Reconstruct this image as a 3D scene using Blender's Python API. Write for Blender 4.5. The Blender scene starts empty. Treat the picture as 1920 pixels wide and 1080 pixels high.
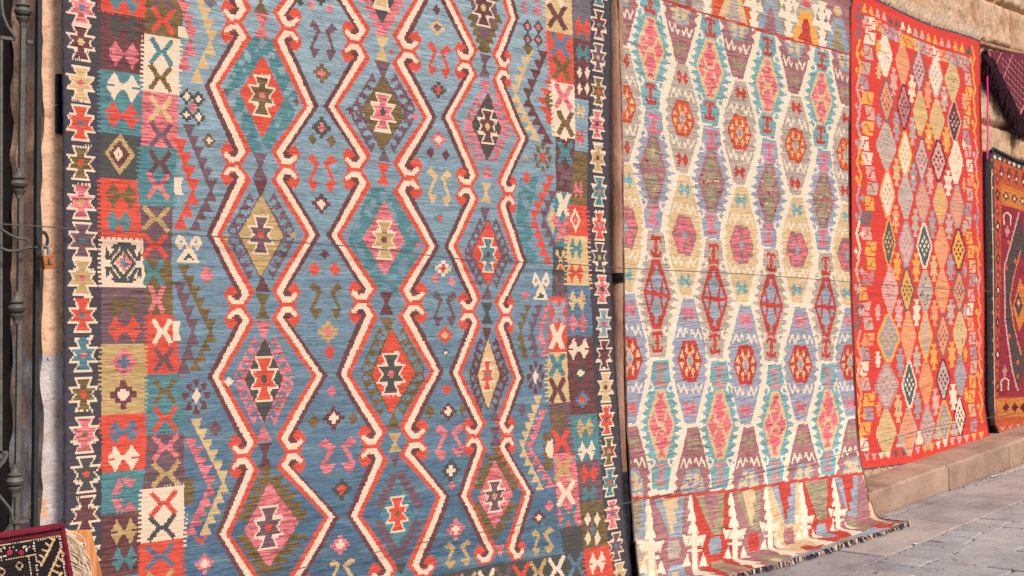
import bpy, math, random
import numpy as np
random.seed(7); rng = np.random.default_rng(11)
SC = bpy.context.scene
COL = SC.collection

# ------------------------------------------------------------------ camera
F, DW, EYE = 2400.0, 5.3, 2.0            # focal length in photo pixels, distance to wall, eye height
AL, PITCH, ROLL = math.atan(2440 / 2400), 0.035, 0.012
FW = np.array([math.cos(AL) * math.cos(PITCH), math.sin(AL) * math.cos(PITCH), math.sin(PITCH)])
_r0 = np.array([math.sin(AL), -math.cos(AL), 0.0]); _u0 = np.cross(_r0, FW)
RT = math.cos(ROLL) * _r0 - math.sin(ROLL) * _u0
UP = math.sin(ROLL) * _r0 + math.cos(ROLL) * _u0
CP = np.array([0.0, -DW, EYE])
cam = bpy.data.objects.new('camera', bpy.data.cameras.new('camera')); COL.objects.link(cam)
cam.data.sensor_width = 36; cam.data.lens = F / 1920 * 36; cam.data.clip_end = 500; cam.data.clip_start = 0.05
import mathutils
cam.matrix_world = mathutils.Matrix(((RT[0], UP[0], -FW[0], CP[0]), (RT[1], UP[1], -FW[1], CP[1]), (RT[2], UP[2], -FW[2], CP[2]), (0, 0, 0, 1)))
SC.camera = cam

# ------------------------------------------------------------------ sky, sun, exposure
SUN_EL, SUN_AZ = math.radians(43), math.radians(182)      # azimuth clockwise from +Y, where the sun stands
w = bpy.data.worlds.new('World'); SC.world = w; w.use_nodes = True
nt = w.node_tree; nt.nodes.clear()
sky = nt.nodes.new('ShaderNodeTexSky'); sky.sky_type = 'NISHITA'; sky.sun_disc = False
sky.sun_elevation = SUN_EL; sky.sun_rotation = SUN_AZ; sky.air_density = 1.0; sky.dust_density = 1.5; sky.ozone_density = 1.0
bg = nt.nodes.new('ShaderNodeBackground'); bg.inputs[1].default_value = 0.09
ow = nt.nodes.new('ShaderNodeOutputWorld')
nt.links.new(sky.outputs[0], bg.inputs[0]); nt.links.new(bg.outputs[0], ow.inputs[0])
sl = bpy.data.lights.new('sun', 'SUN'); sl.energy = 2.2; sl.angle = math.radians(14); sl.color = (1.0, 0.94, 0.87)
sun = bpy.data.objects.new('sun', sl); COL.objects.link(sun)
_sd = mathutils.Vector((math.sin(SUN_AZ) * math.cos(SUN_EL), math.cos(SUN_AZ) * math.cos(SUN_EL), math.sin(SUN_EL)))
sun.rotation_euler = _sd.to_track_quat('Z', 'Y').to_euler(); sun.location = _sd * 20
SC.view_settings.view_transform = 'Standard'; SC.view_settings.look = 'None'
SC.view_settings.exposure = 0.76; SC.view_settings.gamma = 1; SC.view_settings.use_curve_mapping = False

# ------------------------------------------------------------------ pixel <-> place helpers
def proj(P):
    d = np.asarray(P, float) - CP; z = d @ FW
    return 960 + F * (d @ RT) / z, 540 - F * (d @ UP) / z
def ray(x, y): return FW + ((x - 960) / F) * RT - ((y - 540) / F) * UP
def onY(x, y, Y):
    d = ray(x, y); return CP + d * ((Y - CP[1]) / d[1])
GS, GX, GZ = 0.076, 8.51, EYE - 1.381       # the street climbs to the right
def zg(X): return GZ + GS * (X - GX)
def onG(x, y):
    d = ray(x, y); t = (zg(0) - CP[2]) / (d[2] - GS * d[0]); return CP + d * t

# ------------------------------------------------------------------ materials
def lin(c):
    c = np.asarray(c, float) / 255; return np.where(c <= .04045, c / 12.92, ((c + .055) / 1.055) ** 2.4)
def rgba(c, k=1.0):
    l = lin(c) * k; return (float(l[0]), float(l[1]), float(l[2]), 1)
class NT:
    def __init__(s, name, rough=.9, spec=.2):
        s.m = bpy.data.materials.new(name); s.m.use_nodes = True; s.t = s.m.node_tree
        s.b = s.t.nodes['Principled BSDF']; s.b.inputs['Roughness'].default_value = rough
        s.b.inputs['Specular IOR Level'].default_value = spec
        s.tc = s.t.nodes.new('ShaderNodeTexCoord')
    def n(s, k, **kw):
        x = s.t.nodes.new(k)
        for a, v in kw.items(): setattr(x, a, v)
        return x
    def l(s, a, b): s.t.links.new(a, b)
    def noise(s, scale, detail=4, vec=(1, 1, 1), rough=.55, dist=0, co='Object'):
        mp = s.n('ShaderNodeMapping'); mp.inputs['Scale'].default_value = vec; s.l(s.tc.outputs[co], mp.inputs[0])
        x = s.n('ShaderNodeTexNoise'); x.inputs['Scale'].default_value = scale; x.inputs['Detail'].default_value = detail
        x.inputs['Roughness'].default_value = rough; x.inputs['Distortion'].default_value = dist
        s.l(mp.outputs[0], x.inputs['Vector']); return x.outputs['Fac']
    def ramp(s, fac, stops):
        x = s.n('ShaderNodeValToRGB'); e = x.color_ramp.elements
        while len(e) < len(stops): e.new(.5)
        for i, (p, c) in enumerate(stops): e[i].position = p; e[i].color = c
        s.l(fac, x.inputs[0]); return x.outputs[0]
    def mix(s, fac, a, b, mode='MIX'):
        x = s.n('ShaderNodeMix', data_type='RGBA', blend_type=mode)
        for sock, v in ((x.inputs[0], fac), (x.inputs[6], a), (x.inputs[7], b)):
            if hasattr(v, 'node'): s.l(v, sock)
            else: sock.default_value = v
        return x.outputs[2]
    def bump(s, h, strength=.3, dist=.01, prev=None):
        x = s.n('ShaderNodeBump'); x.inputs['Strength'].default_value = strength; x.inputs['Distance'].default_value = dist
        s.l(h, x.inputs['Height'])
        if prev: s.l(prev, x.inputs['Normal'])
        s.l(x.outputs[0], s.b.inputs['Normal']); return x.outputs[0]
    def base(s, c):
        if hasattr(c, 'node'): s.l(c, s.b.inputs['Base Color'])
        else: s.b.inputs['Base Color'].default_value = c

def wool_mat(name, zs=70, amp=.34):
    t = NT(name, .95, .08); a = t.n('ShaderNodeAttribute', attribute_name='yarn')
    f = t.noise(1, 3, (24, 24, 150)); g = t.ramp(f, [(.25, (.91, .91, .91, 1)), (.75, (1.06, 1.06, 1.06, 1))])
    t.base(t.mix(1.0, a.outputs['Color'], g, 'MULTIPLY'))
    b1 = t.bump(t.noise(1, 3, (11, 11, zs), .6), amp, .013)
    t.bump(t.noise(1, 1, (60, 60, 420)), .2, .002, b1)
    return t.m
WOOL = wool_mat('flatwoven_wool'); WOOL2 = wool_mat('flatwoven_wool_ribbed', 58, .55); WOOL3 = wool_mat('flatwoven_wool_fine', 90, .3)
def plain(name, c, rough=.85, k=1, var=.25, scale=18, bump=.2, spec=.2, metal=0, vec=(1, 1, 1)):
    t = NT(name, rough, spec); f = t.noise(scale, 5, vec)
    lo = tuple(v * (1 - var) for v in rgba(c, k)[:3]) + (1,); hi = tuple(min(1, v * (1 + var)) for v in rgba(c, k)[:3]) + (1,)
    t.base(t.ramp(f, [(.3, lo), (.7, hi)])); t.b.inputs['Metallic'].default_value = metal
    if bump: t.bump(t.noise(scale * 4, 4, vec), bump, .004)
    return t.m
def stone_mat():
    t = NT('rough_hewn_stone', .95, .1)
    f = t.noise(2.2, 6, (1, 1, .8), .6, .4); h = t.noise(13, 8, (1.9, 1.9, .6), .68, 1.4)
    c1 = t.ramp(f, [(.3, rgba((226, 172, 134), .95)), (.5, rgba((244, 200, 162), .95)), (.72, rgba((248, 218, 186), .95))])
    c2 = t.ramp(h, [(.33, (.58, .46, .38, 1)), (.43, (1, 1, 1, 1))])
    t.base(t.mix(.75, c1, c2, 'MULTIPLY'))
    b = t.bump(t.noise(7, 8, (1.9, 1.9, .6), .72, 1.4), 1.0, .07); t.bump(t.noise(38, 6, (1, 1, .8), .7), .6, .012, b)
    return t.m
STONE = stone_mat()
def plaster_mat():
    t = NT('flaking_plaster', .93, .1)
    f = t.noise(2.6, 6, (1, 1, .8), .6, .3); g = t.noise(30, 7, (1, 1, 1), .7)
    warm = t.ramp(g, [(.3, rgba((196, 138, 106), .9)), (.45, rgba((238, 186, 150), .95)), (.7, rgba((246, 206, 176), .95))])
    pale = t.ramp(t.noise(16, 6), [(.35, rgba((206, 186, 176), .85)), (.6, rgba((222, 210, 206), .9)), (.8, rgba((232, 222, 216), .9))])
    sz = t.n('ShaderNodeSeparateXYZ'); t.l(t.tc.outputs['Object'], sz.inputs[0])
    mr = t.n('ShaderNodeMapRange'); mr.inputs[1].default_value = .9; mr.inputs[2].default_value = 2.5; mr.inputs[3].default_value = .11; mr.inputs[4].default_value = -.10
    t.l(sz.outputs[2], mr.inputs[0]); ad = t.n('ShaderNodeMath', operation='ADD'); t.l(f, ad.inputs[0]); t.l(mr.outputs[0], ad.inputs[1])
    k = t.ramp(ad.outputs[0], [(.475, (0, 0, 0, 1)), (.5, (1, 1, 1, 1))])
    c = t.mix(k, warm, pale)
    ink = t.ramp(t.noise(34, 3, (1, 1, .6), .5, 2.5), [(.655, (0, 0, 0, 1)), (.69, (1, 1, 1, 1))])
    kk = t.mix(1.0, k, ink, 'MULTIPLY'); t.base(t.mix(kk, c, rgba((96, 104, 150), .8)))
    b = t.bump(t.noise(14, 8, (1, 1, 1), .7), .8, .02); t.bump(t.noise(120, 4), .5, .004, b)
    return t.m
PLASTER = plaster_mat()
IRON = plain('painted_wrought_iron', (92, 86, 78), .55, 1, .3, 20, .3, .4)
DARKIRON = plain('dark_iron', (44, 46, 46), .6, 1, .3, 20, .2, .4)
BRASS = plain('worn_brass', (176, 104, 52), .45, 1, .45, 70, .3, .5, .5)
STEEL = plain('galvanised_steel', (150, 148, 145), .4, 1, .2, 50, .1, .5, .8)
WIRE = plain('grey_wire', (98, 92, 88), .6, 1, .2, 60, 0, .3, .3)
DARKWOOD = plain('dark_brown_wood', (62, 42, 34), .75, 1, .35, 6, .3, .2, 0, (6, 6, .5))
def wood_mat():
    t = NT('orange_pine', .6, .3)
    f = t.noise(4, 6, (9, 9, .5), .6, 1.2); t.base(t.ramp(f, [(.3, rgba((168, 98, 52))), (.5, rgba((206, 132, 78))), (.7, rgba((222, 152, 96)))]))
    t.bump(t.noise(20, 5, (9, 9, .5)), .3, .003); return t.m
PINE = wood_mat()
def pole_mat():
    t = NT('weathered_pole', .9, .1); f = t.noise(5, 7, (1, 1, .35), .65, .6)
    t.base(t.ramp(f, [(.3, rgba((84, 58, 46))), (.45, rgba((150, 108, 88))), (.56, rgba((172, 130, 108))), (.75, rgba((188, 148, 124)))]))
    t.bump(t.noise(9, 7, (1, 1, .4), .7, .8), .8, .02); return t.m
POLE = pole_mat()
BLACK = plain('black_rubber', (26, 26, 28), .7, 1, .2, 20, .1)
def paving_mat(name, cols, sc=3.0):
    t = NT(name, .88, .15); oi = t.n('ShaderNodeObjectInfo')
    f = t.noise(sc, 7, (1, 1, 1), .65); g = t.noise(70, 4)
    c = t.ramp(f, [(.3, rgba(cols[0])), (.5, rgba(cols[1])), (.72, rgba(cols[2]))])
    v = t.ramp(oi.outputs['Random'], [(0, (.86, .87, .9, 1)), (.6, (1, 1, 1, 1)), (1, (1.1, 1.06, 1.02, 1))])
    c = t.mix(1, c, v, 'MULTIPLY'); c = t.mix(.5, c, t.ramp(g, [(.3, (.7, .7, .7, 1)), (.7, (1.2, 1.2, 1.2, 1))]), 'MULTIPLY'); t.base(c)
    st_ = t.noise(1.1, 8, (1, 1, 1), .7, .6); c = t.mix(.7, c, t.ramp(st_, [(.34, (.66, .62, .58, 1)), (.5, (1, 1, 1, 1)), (.68, (1.12, 1.1, 1.08, 1))]), 'MULTIPLY'); t.base(c)
    b = t.bump(f, .35, .02); t.bump(t.noise(45, 6, (1, 1, 1), .7), .4, .006, b); return t.m
PAVE = paving_mat('grey_paving_stone', ((134, 129, 126), (156, 151, 148), (168, 162, 158)))
SLABM = paving_mat('pinkish_concrete_slab', ((138, 128, 123), (158, 147, 141), (170, 158, 150)))
JOINT = paving_mat('joint_grit', ((66, 61, 57), (88, 81, 76), (104, 96, 89)), 8)
KERBM = paving_mat('sandstone_kerb', ((132, 104, 88), (162, 131, 112), (178, 149, 129)), 2.5)
BACK = plain('carpet_backing', (96, 76, 74), .95, 1, .3, 30, .3)
FRINGE = plain('cream_wool_fringe', (220, 190, 162), .95, .85, .25, 40, 0)
KNOT = plain('dark_knotted_end', (78, 72, 80), .95, 1, .5, 60, .3)

# ------------------------------------------------------------------ mesh helpers
class MB:
    def __init__(s): s.v = []; s.f = []
    def add(s, vs, fs):
        o = len(s.v); s.v += [tuple(map(float, q)) for q in vs]; s.f += [tuple(o + i for i in f) for f in fs]; return s
    def box(s, a, b):
        (x0, y0, z0), (x1, y1, z1) = a, b
        return s.add([(x0, y0, z0), (x1, y0, z0), (x1, y1, z0), (x0, y1, z0), (x0, y0, z1), (x1, y0, z1), (x1, y1, z1), (x0, y1, z1)],
                     [(0, 3, 2, 1), (4, 5, 6, 7), (0, 1, 5, 4), (1, 2, 6, 5), (2, 3, 7, 6), (3, 0, 4, 7)])
    def tube(s, pts, r, n=8, flat=None):
        pts = [np.asarray(q, float) for q in pts]; rs = r if hasattr(r, '__len__') else [r] * len(pts)
        rings = []; pu = None
        for i, q in enumerate(pts):
            d = pts[min(i + 1, len(pts) - 1)] - pts[max(i - 1, 0)]; d /= max(np.linalg.norm(d), 1e-9)
            a = np.array([0, 1, 0.]) if abs(d[1]) < .9 else np.array([1., 0, 0])
            if pu is not None: a = pu
            e1 = a - d * (a @ d); e1 /= np.linalg.norm(e1); e2 = np.cross(d, e1); pu = e1
            k = (1, 1) if flat is None else flat
            rings.append([q + rs[i] * (k[0] * math.cos(t) * e1 + k[1] * math.sin(t) * e2) for t in np.linspace(0, 2 * math.pi, n, endpoint=False) + math.pi / n])
        fs = []
        for i in range(len(pts) - 1):
            for j in range(n): fs.append((i * n + j, i * n + (j + 1) % n, (i + 1) * n + (j + 1) % n, (i + 1) * n + j))
        fs.append(tuple(range(n))[::-1]); fs.append(tuple((len(pts) - 1) * n + j for j in range(n)))
        return s.add([q for g in rings for q in g], fs)
    def lathe(s, base, axis, prof, n=14):
        base = np.asarray(base, float); ax = np.asarray(axis, float); ax /= np.linalg.norm(ax)
        return s.tube([base + ax * h for h, r in prof], [max(r, 1e-4) for h, r in prof], n)
    def extrude(s, pts, y0, y1):
        n = len(pts)
        return s.add([(x, y0, z) for x, z in pts] + [(x, y1, z) for x, z in pts],
                     [tuple(range(n)), tuple(range(n, 2 * n))[::-1]] + [(i, n + i, n + (i + 1) % n, (i + 1) % n) for i in range(n)])
    def mesh(s, name, mat, off=(0, 0, 0)):
        m = bpy.data.meshes.new(name); m.from_pydata([(a - off[0], b - off[1], c - off[2]) for a, b, c in s.v], [], s.f); m.update()
        m.materials.append(mat); return m
    def build(s, name, mat, parent=None, smooth=True, bevel=0, off=None):
        o0 = off if off is not None else (tuple(parent['_o']) if parent is not None and '_o' in parent else (0, 0, 0))
        m = s.mesh(name, mat, o0)
        if not smooth:
            m.polygons.foreach_set('use_smooth', [False] * len(m.polygons))
        o = bpy.data.objects.new(name, m); COL.objects.link(o)
        if parent is not None: o.parent = parent; o['_o'] = o0
        elif off is not None: o.location = off; o['_o'] = off
        if bevel:
            b = o.modifiers.new('bevel', 'BEVEL'); b.width = bevel; b.segments = 2
        return o
def tag(o, label, cat, group=None):
    o['label'] = label; o['category'] = cat
    if group: o['group'] = group
    return o
def thing(name, loc, label, cat, group=None):
    o = bpy.data.objects.new(name, None); COL.objects.link(o); o.location = tuple(map(float, loc)); o['_o'] = tuple(map(float, loc))
    o.empty_display_size = .1
    return tag(o, label, cat, group)
def struct(o): o['kind'] = 'structure'; return o
def np_mesh(name, V, Q, mat, col=None):
    m = bpy.data.meshes.new(name); m.vertices.add(len(V)); m.vertices.foreach_set('co', V.astype(np.float32).ravel())
    m.loops.add(Q.size); m.polygons.add(len(Q)); m.polygons.foreach_set('loop_start', np.arange(0, Q.size, 4, dtype=np.int32))
    m.loops.foreach_set('vertex_index', Q.astype(np.int32).ravel()); m.update(calc_edges=True)
    if col is not None:
        a = m.attributes.new('yarn', 'FLOAT_COLOR', 'FACE'); a.data.foreach_set('color', np.c_[col, np.ones(len(col))].astype(np.float32).ravel())
    m.materials.append(mat); return m
def smooth_noise(x, y, seed, oct=3):
    r = np.random.default_rng(seed); o = np.zeros(np.broadcast(x, y).shape); a = 1.0
    for k in range(oct):
        for _ in range(3):
            th = r.uniform(0, 6.28); ph = r.uniform(0, 6.28); fr = (1.7 ** k) * r.uniform(.7, 1.4)
            o = o + a * np.sin(fr * (x * math.cos(th) + y * math.sin(th)) + ph) / 3
        a *= .55
    return o

# ------------------------------------------------------------------ the drawing of woven patterns
PAL = {}; PALN = []
def pal(name, c, amp=.10): PAL[name] = len(PALN); PALN.append((c, amp))
for nm, c, a in [('N', (76, 70, 76), .05), ('C', (244, 212, 182), .02), ('R', (222, 84, 66), .10), ('P', (112, 69, 70), .12), ('K', (220, 116, 120), .22),
                 ('T', (88, 132, 136), .13), ('B', (100, 134, 160), .13), ('M', (196, 160, 108), .11), ('O', (120, 97, 64), .16), ('G', (82, 80, 76), .07),
                 ('L', (118, 88, 94), .12), ('W', (110, 68, 68), .14), ('Y', (136, 158, 168), .12), ('J', (218, 180, 128), .09), ('U', (98, 120, 140), .14),
                 ('c', (243, 220, 192), .02), ('g', (184, 164, 148), .12), ('l', (158, 158, 170), .13), ('t', (220, 184, 138), .08), ('m', (166, 112, 112), .14),
                 ('r', (194, 68, 58), .12), ('e', (124, 166, 168), .14), ('p', (226, 112, 118), .18), ('o', (214, 92, 56), .14), ('b', (150, 158, 166), .14),
                 ('v', (158, 142, 112), .16), ('s', (238, 154, 112), .1), ('z', (120, 52, 60), .15),
                 ('3', (224, 68, 58), .05), ('y', (236, 168, 84), .08), ('w', (240, 218, 188), .03), ('a', (196, 170, 154), .10), ('d', (116, 106, 110), .12), ('q', (228, 166, 152), .12),
                 ('h', (238, 148, 102), .12), ('u', (200, 132, 128), .16), ('x', (164, 154, 156), .12), ('f', (88, 96, 94), .1),
                 ('4', (192, 86, 52), .12), ('5', (146, 46, 58), .1), ('6', (70, 56, 56), .12), ('7', (206, 120, 58), .12), ('8', (82, 66, 64), .08),
                 ('9', (96, 34, 44), .12), ('D', (36, 28, 32), .15), ('E', (200, 48, 58), .12)]:
    pal(nm, c, a)
class Ras:
    def __init__(s, x0, y0, x1, y1, bg, sc=2, tilt=0.0):
        s.x0, s.y0, s.sc, s.tilt = x0, y0, sc, tilt; s.h, s.w = int((y1 - y0) * sc), int((x1 - x0) * sc)
        s.c = np.full((s.h, s.w), PAL[bg], np.uint8); s.p = np.zeros((s.h, s.w), np.int16); s.parts = [('field', None)]; s.cur = None
    def part(s, name, parent=None): s.parts.append((name, parent)); s.cur = len(s.parts) - 1; return s.cur
    def m(s, x, y): return (594.7 - y) / (3402 - x) + s.tilt
    def poly(s, pts, col, part='cur'):
        q = (np.asarray(pts, float) - (s.x0, s.y0)) * s.sc
        x0, y0 = np.floor(q.min(0)).astype(int); x1, y1 = np.ceil(q.max(0)).astype(int) + 1
        x0, y0 = max(x0, 0), max(y0, 0); x1, y1 = min(x1, s.w), min(y1, s.h)
        if x0 >= x1 or y0 >= y1: return
        X = np.arange(x0, x1) + .5; Y = (np.arange(y0, y1) + .5)[:, None]; ins = np.zeros((y1 - y0, x1 - x0), bool)
        a = q; b = np.roll(q, -1, 0)
        for (ax, ay), (bx, by) in zip(a, b):
            if ay == by: continue
            cr = (ay > Y) != (by > Y); xi = (bx - ax) * (Y - ay) / (by - ay) + ax
            ins ^= cr & (X < xi)
        s.c[y0:y1, x0:x1][ins] = PAL[col]
        k = s.cur if part == 'cur' else part
        if k is not None: s.p[y0:y1, x0:x1][ins] = k
    def loc(s, cx, cy, pts, col, kx=1, ky=1):
        m = s.m(cx, cy); s.poly([(cx + a * kx, cy + b * ky + a * kx * m) for a, b in pts], col)
    def stroke(s, pts, w, col):
        for (ax, ay), (bx, by) in zip(pts[:-1], pts[1:]):
            dx, dy = bx - ax, by - ay; L = math.hypot(dx, dy) or 1; nx, ny = -dy / L * w / 2, dx / L * w / 2; ex, ey = dx / L * w * .3, dy / L * w * .3
            s.poly([(ax - ex + nx, ay - ey + ny), (bx + ex + nx, by + ey + ny), (bx + ex - nx, by + ey - ny), (ax - ex - nx, ay - ey - ny)], col)
    def lstroke(s, cx, cy, pts, w, col, kx=1, ky=1):
        m = s.m(cx, cy); s.stroke([(cx + a * kx, cy + b * ky + a * kx * m) for a, b in pts], w, col)
    # motifs
    def dia(s, cx, cy, rx, ry, col): s.loc(cx, cy, [(0, -1), (1, 0), (0, 1), (-1, 0)], col, rx, ry)
    def rect(s, cx, cy, rx, ry, col): s.loc(cx, cy, [(-1, -1), (1, -1), (1, 1), (-1, 1)], col, rx, ry)
    def dot(s, cx, cy, rx, ry, col): s.loc(cx, cy, [(-.4, -1), (.4, -1), (1, -.35), (1, .35), (.4, 1), (-.4, 1), (-1, .35), (-1, -.35)], col, rx, ry)
    def star(s, cx, cy, hw, hh, ci, cd, co='C', nm='star_motif', par=None):
        keep = s.cur
        if nm: s.part(nm, par)
        o = [(.66, -1), (.36, -.5), (1, -.44), (.6, 0), (1, .44), (.36, .5), (.66, 1)]
        i = [(.48, -.88), (.22, -.48), (.22, -.35), (.80, -.32), (.46, 0), (.80, .32), (.22, .35), (.22, .48), (.48, .88)]
        s.loc(cx, cy, o + [(-a, b) for a, b in o[::-1]], co, hw, hh); s.loc(cx, cy, i + [(-a, b) for a, b in i[::-1]], ci, hw, hh)
        if cd: s.dot(cx, cy, hw * .22, hh * .17, cd)
        s.cur = keep
    def butterfly(s, cx, cy, w, h, col, bg):
        for k in (-1, 1):
            s.loc(cx, cy, [(k * .24, -.5), (k * .30, -.5), (k * .38, -.28), (k * .5, -.1), (k * .5, .1), (k * .38, .28), (k * .30, .5), (k * .24, .5), (k * .16, .28), (k * .02, .06), (k * .02, -.06), (k * .16, -.28)], col, w, h)
            s.loc(cx, cy, [(k * .52, -.05), (k * .27, -.035), (k * .27, .035), (k * .52, .05)], bg, w, h)
        s.rect(cx, cy, w * .1, h * .1, col)
    def xmark(s, cx, cy, w, h, col, t=9):
        for k in (-1, 1): s.lstroke(cx, cy, [(-.5 * k, -.5), (-.12 * k, -.02), (.12 * k, .02), (.5 * k, .5)], t, col, w, h)
    def cross(s, cx, cy, r, co, ci, ky=1.08):
        s.loc(cx, cy, [(-.2, -1), (.2, -1), (.25, -.62), (.6, -.55), (.66, -.22), (1, -.2), (1, .2), (.66, .22), (.6, .55), (.25, .62), (.2, 1), (-.2, 1), (-.25, .62), (-.6, .55), (-.66, .22), (-1, .2), (-1, -.2), (-.66, -.22), (-.6, -.55), (-.25, -.62)], co, r, r * ky)
        if ci: s.loc(cx, cy, [(-.18, -.45), (.18, -.45), (.2, -.18), (.45, -.16), (.45, .16), (.2, .18), (.18, .45), (-.18, .45), (-.2, .18), (-.45, .16), (-.45, -.16), (-.2, -.18)], ci, r, r * ky)
    def ess(s, x0, x1, y0, y1, col, mir=1):
        cx, cy, w, h = (x0 + x1) / 2, (y0 + y1) / 2, (x1 - x0), (y1 - y0)
        s.loc(cx, cy, [(-.1 * mir, -.5), (.5 * mir, -.24), (.1 * mir, -.2), (-.5 * mir, -.32)], col, w, h)
        s.loc(cx, cy, [(.5 * mir, -.26), (.24 * mir, -.3), (-.42 * mir, .28), (-.2 * mir, .3)], col, w, h)
        s.loc(cx, cy, [(-.42 * mir, .22), (.45 * mir, .24), (.05 * mir, .5), (-.1 * mir, .5)], col, w, h)
    def hour(s, cx, y0, y1, hw, col, nk=.28):
        s.loc(cx, (y0 + y1) / 2, [(-1, -1), (1, -1), (nk, -.1), (nk, .1), (1, 1), (-1, 1), (-nk, .1), (-nk, -.1)], col, hw, (y1 - y0) / 2)
    def tri(s, cx, y0, y1, hw, col, up=True):
        a = .18; s.loc(cx, (y0 + y1) / 2, [(-a, -1), (a, -1), (1, 1), (-1, 1)] if up else [(-1, -1), (1, -1), (a, 1), (-a, 1)], col, hw, (y1 - y0) / 2)
    def saw(s, p0, p1, p2, col, n1, n2, wd=14, side=1):
        for i in range(n1):
            t = (i + .5) / n1; x, y = p0[0] + (p1[0] - p0[0]) * t, p0[1] + (p1[1] - p0[1]) * t; h = (p1[1] - p0[1]) / n1 * .56
            s.loc(x, y, [(-wd * .6 * side, -h), (wd * side, -h), (wd * .35 * side, h), (wd * .15 * side, h)], col)
        for i in range(n2):
            t = (i + .5) / n2; x, y = p1[0] + (p2[0] - p1[0]) * t, p1[1] + (p2[1] - p1[1]) * t; h = (p2[1] - p1[1]) / n2 * .56
            s.loc(x, y, [(-wd * .6 * side, h), (wd * side, h), (wd * .35 * side, -h), (wd * .15 * side, -h)], col)

def interp(tab):
    a = np.asarray(tab, float); return lambda y: np.interp(y, a[:, 1], a[:, 0])

# ---- kilim A: the blue kilim with hooked zigzag bands
A = Ras(90, -40, 1230, 1330, 'B')
eL = interp([(188, -600), (189, 0), (187, 300), (190, 450), (192, 1000), (193, 1300)])
eAB = interp([(273, -600), (273, 0), (267, 200), (263, 300), (259, 355), (267, 440), (276, 560), (278, 700), (277, 820), (268, 930), (264, 1040), (262, 1300)])
eB = interp([(346, -600), (345, 0), (337, 70), (333, 250), (324, 400), (322, 480), (327, 600), (337, 680), (345, 800), (347, 920), (345, 1060), (345, 1300)])
eC = interp([(1024, -600), (1024, 50), (1029, 110), (1033, 150), (1041, 255), (1042, 350), (1040, 400), (1036, 470), (1033, 550), (1030, 620), (1027, 700), (1030, 770), (1035, 850), (1040, 920), (1047, 990), (1055, 1040), (1066, 1120), (1080, 1330)])
eD = interp([(1071, -600), (1072, 50), (1076, 150), (1079, 250), (1072, 320), (1067, 410), (1062, 470), (1060, 560), (1062, 660), (1067, 750), (1072, 810), (1077, 860), (1086, 960), (1092, 1030), (1104, 1120), (1120, 1330)])
eN = interp([(1109, -600), (1107, 0), (1103, 200), (1099, 350), (1101, 520), (1107, 600), (1113, 720), (1120, 810), (1125, 900), (1135, 1000), (1148, 1080), (1170, 1330)])
def strip(R, fa, fb, y0, y1, col):
    """band piece between two edge curves; y given at the left edge, rows follow the weave"""
    xa, xb = float(fa(y0)), float(fb(y0)); m0 = R.m(xa, y0); m1 = R.m(xa, y1)
    ys = np.linspace(y0, y1, 6); L = [(float(fa(y)), y) for y in ys]; Rr = []
    for y in ys:
        x = float(fb(y)); Rr.append((x, y + (x - xa) * R.m(xa, y)))
    R.poly(L + Rr[::-1], col)
def comb(R, fe, y0, y1, col, side, ln=7, ph=8.5):
    y = y0 + 3
    while y < y1 - 3:
        x = float(fe(y)); R.poly([(x - 1 * side, y), (x + ln * side, y + 1), (x + ln * side, y + 4), (x - 1 * side, y + 4)], col); y += ph
# guard borders
gl = A.part('guard_border'); A.poly([(80, -40), (189, -40), (189, 0), (187, 300), (190, 450), (192, 1000), (193, 1330), (80, 1330)], 'N')
gr = A.part('guard_border'); A.poly([(float(eN(y)), y) for y in range(-40, 1331, 30)] + [(1230, 1330), (1230, -40)], 'N')
for k, (x, y, ci, cd) in enumerate([(153, 15, 'K', 'U'), (152, 80, 'W', 'J'), (151, 157, 'J', 'K'), (150, 232, 'R', 'T'), (151, 307, 'O', 'R'), (152, 380, 'K', 'M'), (154, 452, 'L', 'T'), (154, 522, 'M', 'K'),
        (155, 592, 'R', 'U'), (156, 666, 'T', 'K'), (157, 741, 'O', 'R'), (159, 816, 'K', 'O'), (162, 890, 'G', 'R'), (161, 966, 'W', None), (164, 1042, 'M', 'W'), (165, 1116, 'R', 'T'), (166, 1190, 'T', 'K'), (167, 1264, 'O', 'R')]):
    A.star(x, y, 29, 34, ci, cd, par=gl)
for x, y, ci, cd in [(1122, -15, 'T', 'R'), (1121, 47, 'W', 'T'), (1120, 109, 'L', 'M'), (1121, 172, 'O', 'R'), (1119, 234, 'K', 'G'), (1120, 297, 'M', 'W'), (1122, 360, 'T', 'K'), (1123, 424, 'R', 'Y'), (1123, 483, 'G', 'M'), (1126, 543, 'K', 'G'), (1129, 607, 'Y', 'R'),
        (1132, 666, 'W', None), (1135, 727, 'J', 'W'), (1136, 788, 'R', 'L'), (1140, 847, 'O', 'K'), (1142, 905, 'T', 'R'), (1147, 965, 'K', 'U'), (1154, 1025, 'L', 'T'), (1160, 1082, 'J', 'W'), (1167, 1140, 'R', 'T'), (1174, 1198, 'T', 'K')]:
    A.star(x, y, 15.5, 28, ci, cd, par=gr)
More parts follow.
